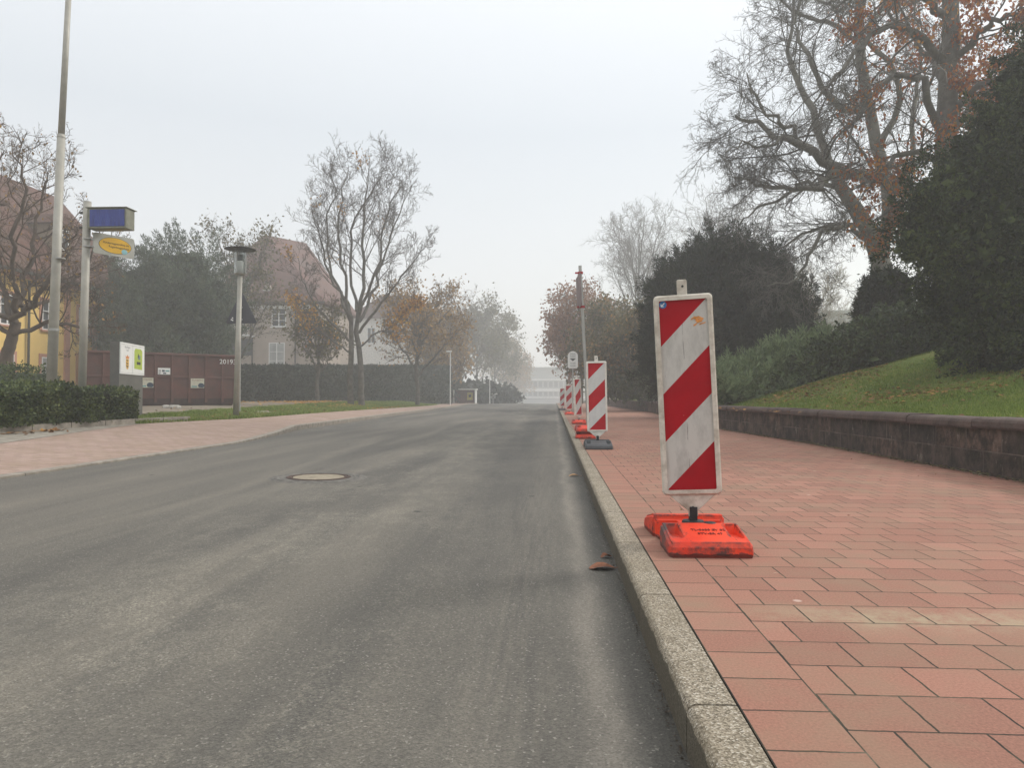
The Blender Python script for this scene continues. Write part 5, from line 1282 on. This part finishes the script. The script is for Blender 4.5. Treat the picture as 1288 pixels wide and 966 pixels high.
# old beech with long crooked limbs
Y5 = 25.0
q = at(1128, 440, Y5); gz = float(zright(q.x, Y5))
tr = [([(q.x+.2, Y5, gz-.3), A3(1124,400,Y5), A3(1112,350,Y5), A3(1098,300,Y5), A3(1075,262,Y5), A3(1052,225,Y5)], [0.410, 0.361, 0.328, 0.295, 0.246, 0.197]),
      ([A3(1104,322,Y5), A3(1120,260,Y5+.4), A3(1105,190,Y5+.6), A3(1090,120,Y5+.6), A3(1080,40,Y5+.5), A3(1085,-60,Y5+.5)], [0.246, 0.221, 0.205, 0.189, 0.164, 0.098])]
def LB(pts, rad, Y=Y5): return ([A3(px, py, Y+dy) for px, py, dy in pts], rad)
lb = [LB([(1145,245,-1),(1110,225,-1.2),(1060,215,-1.6),(1020,192,-2),(985,175,-2.2),(945,150,-2.2),(925,145,-2.2)], [0.213, 0.205, 0.180, 0.131, 0.098, 0.066, 0.041]),
      LB([(1060,215,-1.5),(1040,225,-1.8),(1018,238,-2),(980,235,-2.3),(950,232,-2.4),(922,222,-2.4)], [0.123, 0.115, 0.098, 0.074, 0.049, 0.025]),
      LB([(1020,195,-2),(1000,165,-2.2),(975,150,-2.4),(950,120,-2.4),(940,92,-2.2)], [0.082, 0.074, 0.057, 0.041, 0.016]),
      LB([(1052,225,0),(1030,170,.3),(1010,110,.4),(990,70,.6),(1000,10,.6),(985,-40,.6)], [0.164, 0.139, 0.107, 0.074, 0.049, 0.025]),
      LB([(1085,285,0),(1062,285,-.6),(1035,290,-1),(1015,330,-1.4),(1000,350,-1.5),(965,360,-1.6)], [0.098, 0.082, 0.070, 0.049, 0.033, 0.016]),
      LB([(1100,312,0),(1078,290,.6),(1050,282,1),(1015,290,1.3),(990,310,1.5),(960,318,1.6)], [0.107, 0.090, 0.074, 0.049, 0.037, 0.016]),
      LB([(1090,130,.5),(1060,140,-.4),(1030,100,-1),(1010,60,-1.4),(1000,20,-1.5),(1010,-30,-1.5)], [0.131, 0.115, 0.090, 0.066, 0.041, 0.025]),
      LB([(1105,190,.5),(1130,130,0),(1120,80,-.5),(1080,45,-1),(1045,10,-1.4),(1010,-20,-1.5)], [0.123, 0.107, 0.090, 0.066, 0.049, 0.025]),
      LB([(1118,250,.4),(1145,200,1),(1150,140,1.4),(1160,80,1.6),(1150,20,1.6)], [0.123, 0.098, 0.082, 0.057, 0.033]),
      LB([(1085,60,.5),(1050,30,.8),(1010,20,1),(975,0,1.2),(950,-20,1.2)], [0.098, 0.082, 0.057, 0.041, 0.016]),
      LB([(1060,240,0),(1020,230,.8),(985,250,1.2),(950,265,1.4),(925,290,1.4)], [0.098, 0.074, 0.057, 0.037, 0.016]),
      LB([(1000,165,-2.2),(960,185,-2.6),(935,180,-2.8),(912,195,-2.8)], [0.049, 0.041, 0.029, 0.016]),
      LB([(1082,40,.5),(1120,0,.8),(1150,-40,1),(1180,-80,1)], [0.098, 0.082, 0.057, 0.041]),
      LB([(1085,-30,.5),(1050,-60,0),(1010,-90,-.5),(980,-110,-.5)], [0.098, 0.082, 0.057, 0.041])]
LV5 = [dict(n=17, ang=(25,75), lr=.42, rr=.30, tmin=.12, seg=9, w=.16, trop=-.03, k=5, taper=.3, lmin=1.5), dict(n=11, ang=(25,60), lr=.48, rr=.45, seg=6, w=.18, trop=-.05, k=4, rmin=.007),
       dict(n=6, ang=(25,55), lr=.5, rr=.6, seg=4, w=.18, trop=.0, k=3, rmin=.0055), dict(n=3, ang=(25,60), lr=.6, rr=.75, seg=3, w=.2, trop=.03, k=3, rmin=.0045)]
tree('old_beech', 'huge old bare tree with long crooked limbs reaching left above the lawn', (q.x, Y5, gz), 91, lb, tr, LV5, 'bark_pale', 'bark',
     [dict(m='orange_leaf', N=350, size=.12, where=lambda p: (p[:,0] > at(1080,200,Y5).x), patch=16, pr=.9)])

# second thick trunk with rust leaves behind the near yew
Y6 = 20.0
q = at(1195, 440, Y6); gz = float(zright(q.x, Y6))
tr = [([(q.x, Y6, gz-.3), A3(1192,330,Y6), A3(1188,250,Y6), A3(1190,150,Y6), A3(1196,50,Y6), A3(1190,-60,Y6)], [0.359, 0.312, 0.281, 0.257, 0.226, 0.172])]
def LB6(pts, rad): return ([A3(px, py, Y6+dy) for px, py, dy in pts], rad)
lb = [LB6([(1186,75,0),(1150,40,-.6),(1110,32,-1),(1080,60,-1.5),(1050,100,-1.8),(1030,120,-2)], [0.125, 0.101, 0.078, 0.058, 0.039, 0.016]),
      LB6([(1188,170,0),(1160,110,-.6),(1135,90,-1),(1095,125,-1.4),(1075,155,-1.5),(1060,200,-1.6)], [0.117, 0.094, 0.078, 0.055, 0.035, 0.016]),
      LB6([(1190,220,0),(1155,190,-.8),(1120,205,-1.3),(1095,230,-1.5),(1070,240,-1.6)], [0.094, 0.078, 0.055, 0.039, 0.016]),
      LB6([(1190,280,0),(1160,240,.5),(1130,240,1),(1110,262,1.2),(1095,280,1.2)], [0.086, 0.070, 0.051, 0.031, 0.016]),
      LB6([(1192,150,0),(1230,110,-.6),(1265,95,-1),(1300,110,-1.2)], [0.101, 0.078, 0.055, 0.031]),
      LB6([(1194,80,0),(1235,40,-.6),(1270,20,-1),(1310,10,-1)], [0.109, 0.086, 0.062, 0.039]),
      LB6([(1190,230,0),(1220,185,-.9),(1250,160,-1.3),(1290,150,-1.5)], [0.094, 0.070, 0.047, 0.031]),
      LB6([(1194,20,0),(1150,-10,-1),(1110,-25,-1.6),(1080,-10,-2),(1050,10,-2)], [0.117, 0.094, 0.070, 0.047, 0.023]),
      LB6([(1192,120,0),(1170,70,1),(1140,40,1.5),(1110,-10,1.6)], [0.101, 0.078, 0.055, 0.031]),
      LB6([(1194,-10,0),(1230,-40,1),(1270,-50,1.5)], [0.109, 0.078, 0.047]),
      LB6([(1190,200,0),(1210,150,1),(1235,110,1.4),(1270,60,1.6)], [0.094, 0.070, 0.047, 0.023])]
LV6 = [dict(n=14, ang=(25,70), lr=.40, rr=.35, tmin=.15, seg=6, w=.16, trop=-.05, k=5, taper=.4, lmin=.8), dict(n=9, ang=(25,60), lr=.5, rr=.5, seg=5, w=.18, trop=-.04, k=4, rmin=.007),
       dict(n=4, ang=(25,55), lr=.55, rr=.7, seg=4, w=.2, trop=-.02, k=3, rmin=.006), dict(n=3, ang=(25,55), lr=.5, rr=.75, seg=3, w=.2, k=3, rmin=.0045)]
tree('rust_leaved_tree', 'thick-trunked tree still holding rust-orange leaves above the near yew, top right', (q.x, Y6, gz), 92, lb, tr, LV6, 'bark', 'bark',
     [dict(m='orange_leaf', N=12000, size=.12, sp=.10, where=lambda p: (p[:,0] > at(1135,200,Y6).x) , patch=170, pr=.65, asp=.6), dict(m='orange_leaf', N=1500, size=.11, sp=.08, where=lambda p: (p[:,0] > at(1040,200,Y6).x) & (p[:,0] < at(1135,200,Y6).x), patch=40, pr=.5, asp=.6)])

# ------------------------------------------------------------------ grass and fallen leaves
def blades(name, label, xs, ys, zf, N, h, mat, seed, w=.006, dens=None):
    r = np.random.default_rng(seed); u = r.random(N); v = r.random(N)
    y = ys[0]+(ys[1]-ys[0])*u**1.5; x0, x1 = xs[0](y), xs[1](y); x = x0+(x1-x0)*v
    if dens is not None: k = dens(x, y, r); x, y = x[k], y[k]
    n = len(x); z = zf(x, y)
    hh = h*(.5+r.random(n))*(1+.35*np.sin(x*3.1+y*2)*np.sin(y*1.7)); a = r.random(n)*6.28; lx, ly = r.normal(0,.4,n)*hh, r.normal(0,.4,n)*hh
    ww = w*(1+y/9)
    A = np.stack([x-np.cos(a)*ww, y-np.sin(a)*ww, z-.01], 1); B = np.stack([x+np.cos(a)*ww, y+np.sin(a)*ww, z-.01], 1); T = np.stack([x+lx, y+ly, z+hh], 1)
    vv = np.stack([A, B, T], 1).reshape(-1, 3)
    o = obj(name, MB().addq(vv, np.arange(n*3).reshape(-1,3)), M[mat])
    return tag(o, label, 'grass', kind='stuff')
blades('grass', 'short green grass of the sloping lawn behind the low wall', (lambda y: wX(y)+.30, lambda y: wX(y)+np.minimum(7.5, 2.5+y*.35)), (3, 34), zright, 300000, .035, 'grass_blade', 5, .0045)
blades('grass', 'rough yellow-green grass strip behind the left pavement', (lambda y: bL(y)-np.interp(y,[14,16,40,70],[1.0,1.9,3,3]), lambda y: bL(y)+.03), (14.6, 60), lambda x, y: zleft(x, y)+.006, 90000, .07, 'grass_blade', 6, .006)
def litter(name, label, gen, N, size, zf, seed, mat='litter'):
    r = np.random.default_rng(seed); x, y = gen(r, N); z = zf(x, y)+.012+.02*r.random(len(x))
    P = np.stack([x, y, z], 1); D = r.normal(0,1,P.shape); D[:,2] *= .15
    n = len(P); d = unit(D); s = np.cross(d, np.array([0,0,1.])+r.normal(0,.25,(n,3))); s = unit(s); L = (size*(.6+.8*r.random(n)))[:,None]
    v = np.stack([P-d*L*.5, P+s*L*.35, P+d*L*.5, P-s*L*.35], 1).reshape(-1,3)
    return tag(obj(name, MB().addq(v, np.arange(n*4).reshape(-1,4)), M[mat]), label, 'leaves', kind='stuff')
def g1(r, N):
    y = 6+22*r.random(N); x = wX(y)+.4+np.abs(r.normal(0, 3.2, N)); k = r.random(N) < (.35+.65*np.sin(x*.9+y*.5)**2); return x[k], y[k]
litter('fallen_leaves', 'scattered brown leaves lying on the sloping lawn', g1, 1500, .07, zright, 9)
def g2(r, N): y = 12.5+r.normal(0,.9,N); x = 6.6+r.normal(0,1.1,N); return x, y
litter('fallen_leaves', 'brown leaf litter under the near yew', g2, 1500, .07, zright, 10)
def g2b(r, N): y = 17.0+r.normal(0,1.0,N); x = 6.2+(y-17)*.4+r.normal(0,.9,N); return x, y
litter('fallen_leaves', 'brown leaf drift before the juniper and laurel banks', g2b, 2200, .07, zright, 12)
bt = at(447,505,38)
def g2c(r, N): y = 15.5+34*r.random(N); x = bL(y)-np.abs(r.normal(0,1.3,N)); return x, y
litter('fallen_leaves', 'brown and yellow leaves strewn over the grass strip behind the left pavement', g2c, 1500, .09, lambda x, y: zleft(x, y)+.04, 17)
def g2d(r, N): y = 2.2+20*r.random(N); x = np.where(r.random(N) < .6, wX(y)-.05-np.abs(r.normal(0,.35,N)), .6+3.3*r.random(N)); return x, y
litter('leaf_crumbs', 'small leaf crumbs and grit on the red pavement', g2d, 170, .022, lambda x, y: C(y)+0*x-.008, 18)
def g3(r, N): a = r.normal(0,1,(N,2)); x = bt.x+.6+a[:,0]*2.2; y = 36.5+a[:,1]*2.6; k = x < bL(y)+.1; return x[k], y[k]
litter('fallen_leaves', 'yellow leaves carpeting the ground under the tall twin-stemmed tree', g3, 2600, .13, lambda x, y: zleft(x, y)+.03, 11, 'yellow_leaf')
def g4(r, N): y = 8+4.2*r.random(N); x = bL(y)+.18+np.abs(r.normal(0,.12,N)); return x, y
litter('fallen_leaves', 'orange-brown leaves gathered along the foot of the near hedge', g4, 160, .10, zpl, 13)
def g5(r, N): y = 1.5+28*r.random(N)**1.3; x = KI-.006-np.abs(r.normal(0,.012,N)); return x, y
litter('gutter_grit', 'dark grit and crumbs in the gutter along the kerb', g5, 2500, .009, lambda x, y: zroad(x, y)-.018, 14, 'grit')
def g6(r, N): y = 4+30*r.random(N); x = wX(y)-.02-np.abs(r.normal(0,.05,N)); return x, y
litter('wall_foot_weeds', 'moss, weeds and crumbs along the foot of the low wall', g6, 3500, .035, lambda x, y: C(y)+0*x, 15, 'olive_leaf')

def curled_leaf(label, x, y, z, L, rot, mat):
    n = 9; mb = MB(); v = []; rr = random.Random(int(x*1000+y*10))
    for i in range(n):
        f = i/(n-1); w = L*.34*math.sin(math.pi*min(1, f*.92+.06))**.7*(1+.25*(i % 2))
        zz = .007*math.sin(f*math.pi)+.004; 
        for s_ in (-1, 0, 1): v.append(((f-.5)*L, s_*w, zz+(.012 if s_ else 0)*math.sin(f*3)+rr.uniform(0,.003)))
    mb.add(v, [(i*3+j, i*3+j+1, i*3+4+j, i*3+3+j) for i in range(n-1) for j in range(2)])
    mb.tube((L*.5,0,.004), (L*.72,.01,.008), .0015, n=5)
    o = obj('fallen_leaf', mb, mat, local=True, smooth=False); o.location = (x, y, z); o.rotation_euler = (0,0,rot)
    return tag(o, label, 'leaf', 'dry leaves lying in the gutter')
M['dry_leaf'] = simple('dry_brown_leaf', (.20,.075,.035), .8, 0, .4, 20)
M['dry_leaf_tan'] = simple('dry_tan_leaf', (.38,.22,.10), .8, 0, .3, 20)
def gl(px, py, label, L, rot, m):
    Yl = .88*893/(py-500)
    q = at(px, py, Yl); curled_leaf(label, q.x, Yl, float(zroad(q.x, Yl)), L, rot, M[m])
gl(757, 714, 'largest curled brown leaf lying in the gutter against the kerb', .13, .12, 'dry_leaf')
gl(762, 700, 'small flat brown leaf just beyond the largest one in the gutter', .06, .5, 'dry_leaf')
gl(722, 599, 'tan leaf lying further up the gutter, level with the manhole', .12, .1, 'dry_leaf_tan')

# ------------------------------------------------------------------ haze, sky, sun
hz_ = MB().box(-358, 358, -60, 358, -4.9, 24)
hm = bpy.data.materials.new('fog'); hm.use_nodes = True; nt = hm.node_tree
for n in list(nt.nodes):
    if n.type != 'OUTPUT_MATERIAL': nt.nodes.remove(n)
vol = nt.nodes.new('ShaderNodeVolumePrincipled'); vol.inputs['Color'].default_value = (.95,.96,.97,1); vol.inputs['Density'].default_value = HAZE; vol.inputs['Anisotropy'].default_value = .3
nt.links.new(vol.outputs[0], [n for n in nt.nodes if n.type == 'OUTPUT_MATERIAL'][0].inputs['Volume'])
tag(obj('haze', hz_, hm), kind='stuff')

w = bpy.data.worlds.new('World'); scene.world = w; w.use_nodes = True; nt = w.node_tree; bg = nt.nodes['Background']
EL, AZ = SUN_EL, SUN_AZ      # azimuth measured from +Y towards +X
sky = nt.nodes.new('ShaderNodeTexSky'); sky.sky_type = 'NISHITA'; sky.sun_disc = False
sky.sun_elevation = R(EL); sky.sun_rotation = R(AZ); sky.dust_density = 3; sky.air_density = 1.2
hs = nt.nodes.new('ShaderNodeHueSaturation'); hs.inputs['Saturation'].default_value = .65; nt.links.new(sky.outputs[0], hs.inputs['Color'])
tc = nt.nodes.new('ShaderNodeTexCoord'); sp = nt.nodes.new('ShaderNodeSeparateXYZ'); nt.links.new(tc.outputs['Generated'], sp.inputs[0])
rp = nt.nodes.new('ShaderNodeValToRGB'); nt.links.new(sp.outputs[2], rp.inputs[0]); e = rp.color_ramp.elements
e.new(.35); e[0].position = 0; e[0].color = (*VEIL[0], 1); e[1].position = .35; e[1].color = (*VEIL[1], 1); e[2].position = 1; e[2].color = (*VEIL[2], 1)
ml = nt.nodes.new('ShaderNodeMix'); ml.data_type = 'RGBA'; ml.blend_type = 'MULTIPLY'; ml.inputs[0].default_value = 1
nt.links.new(rp.outputs[0], ml.inputs[6]); ml.inputs[7].default_value = (VSC, VSC, VSC, 1)
mx = nt.nodes.new('ShaderNodeMix'); mx.data_type = 'RGBA'; mx.inputs[0].default_value = .72
nt.links.new(hs.outputs[0], mx.inputs[6]); nt.links.new(ml.outputs[2], mx.inputs[7]); nt.links.new(mx.outputs[2], bg.inputs[0])
bg.inputs[1].default_value = .1
sd = bpy.data.lights.new('sun', 'SUN'); sd.energy = SUN_E; sd.angle = R(14); sd.color = (1, .95, .88)
so = bpy.data.objects.new('sun', sd); COL.objects.link(so)
dv = Vector((math.sin(R(AZ))*math.cos(R(EL)), math.cos(R(AZ))*math.cos(R(EL)), math.sin(R(EL))))
so.rotation_euler = dv.to_track_quat('Z', 'Y').to_euler(); so.location = dv*50

scene.view_settings.view_transform = 'Standard'; scene.view_settings.look = 'None'; scene.view_settings.gamma = 1
scene.view_settings.use_curve_mapping = False; scene.view_settings.exposure = EXPO
scene.render.engine = 'CYCLES'; scene.cycles.max_bounces = 6; scene.cycles.volume_bounces = 3; scene.cycles.diffuse_bounces = 3; scene.cycles.transparent_max_bounces = 6
scene.render.resolution_x = 1024; scene.render.resolution_y = 769
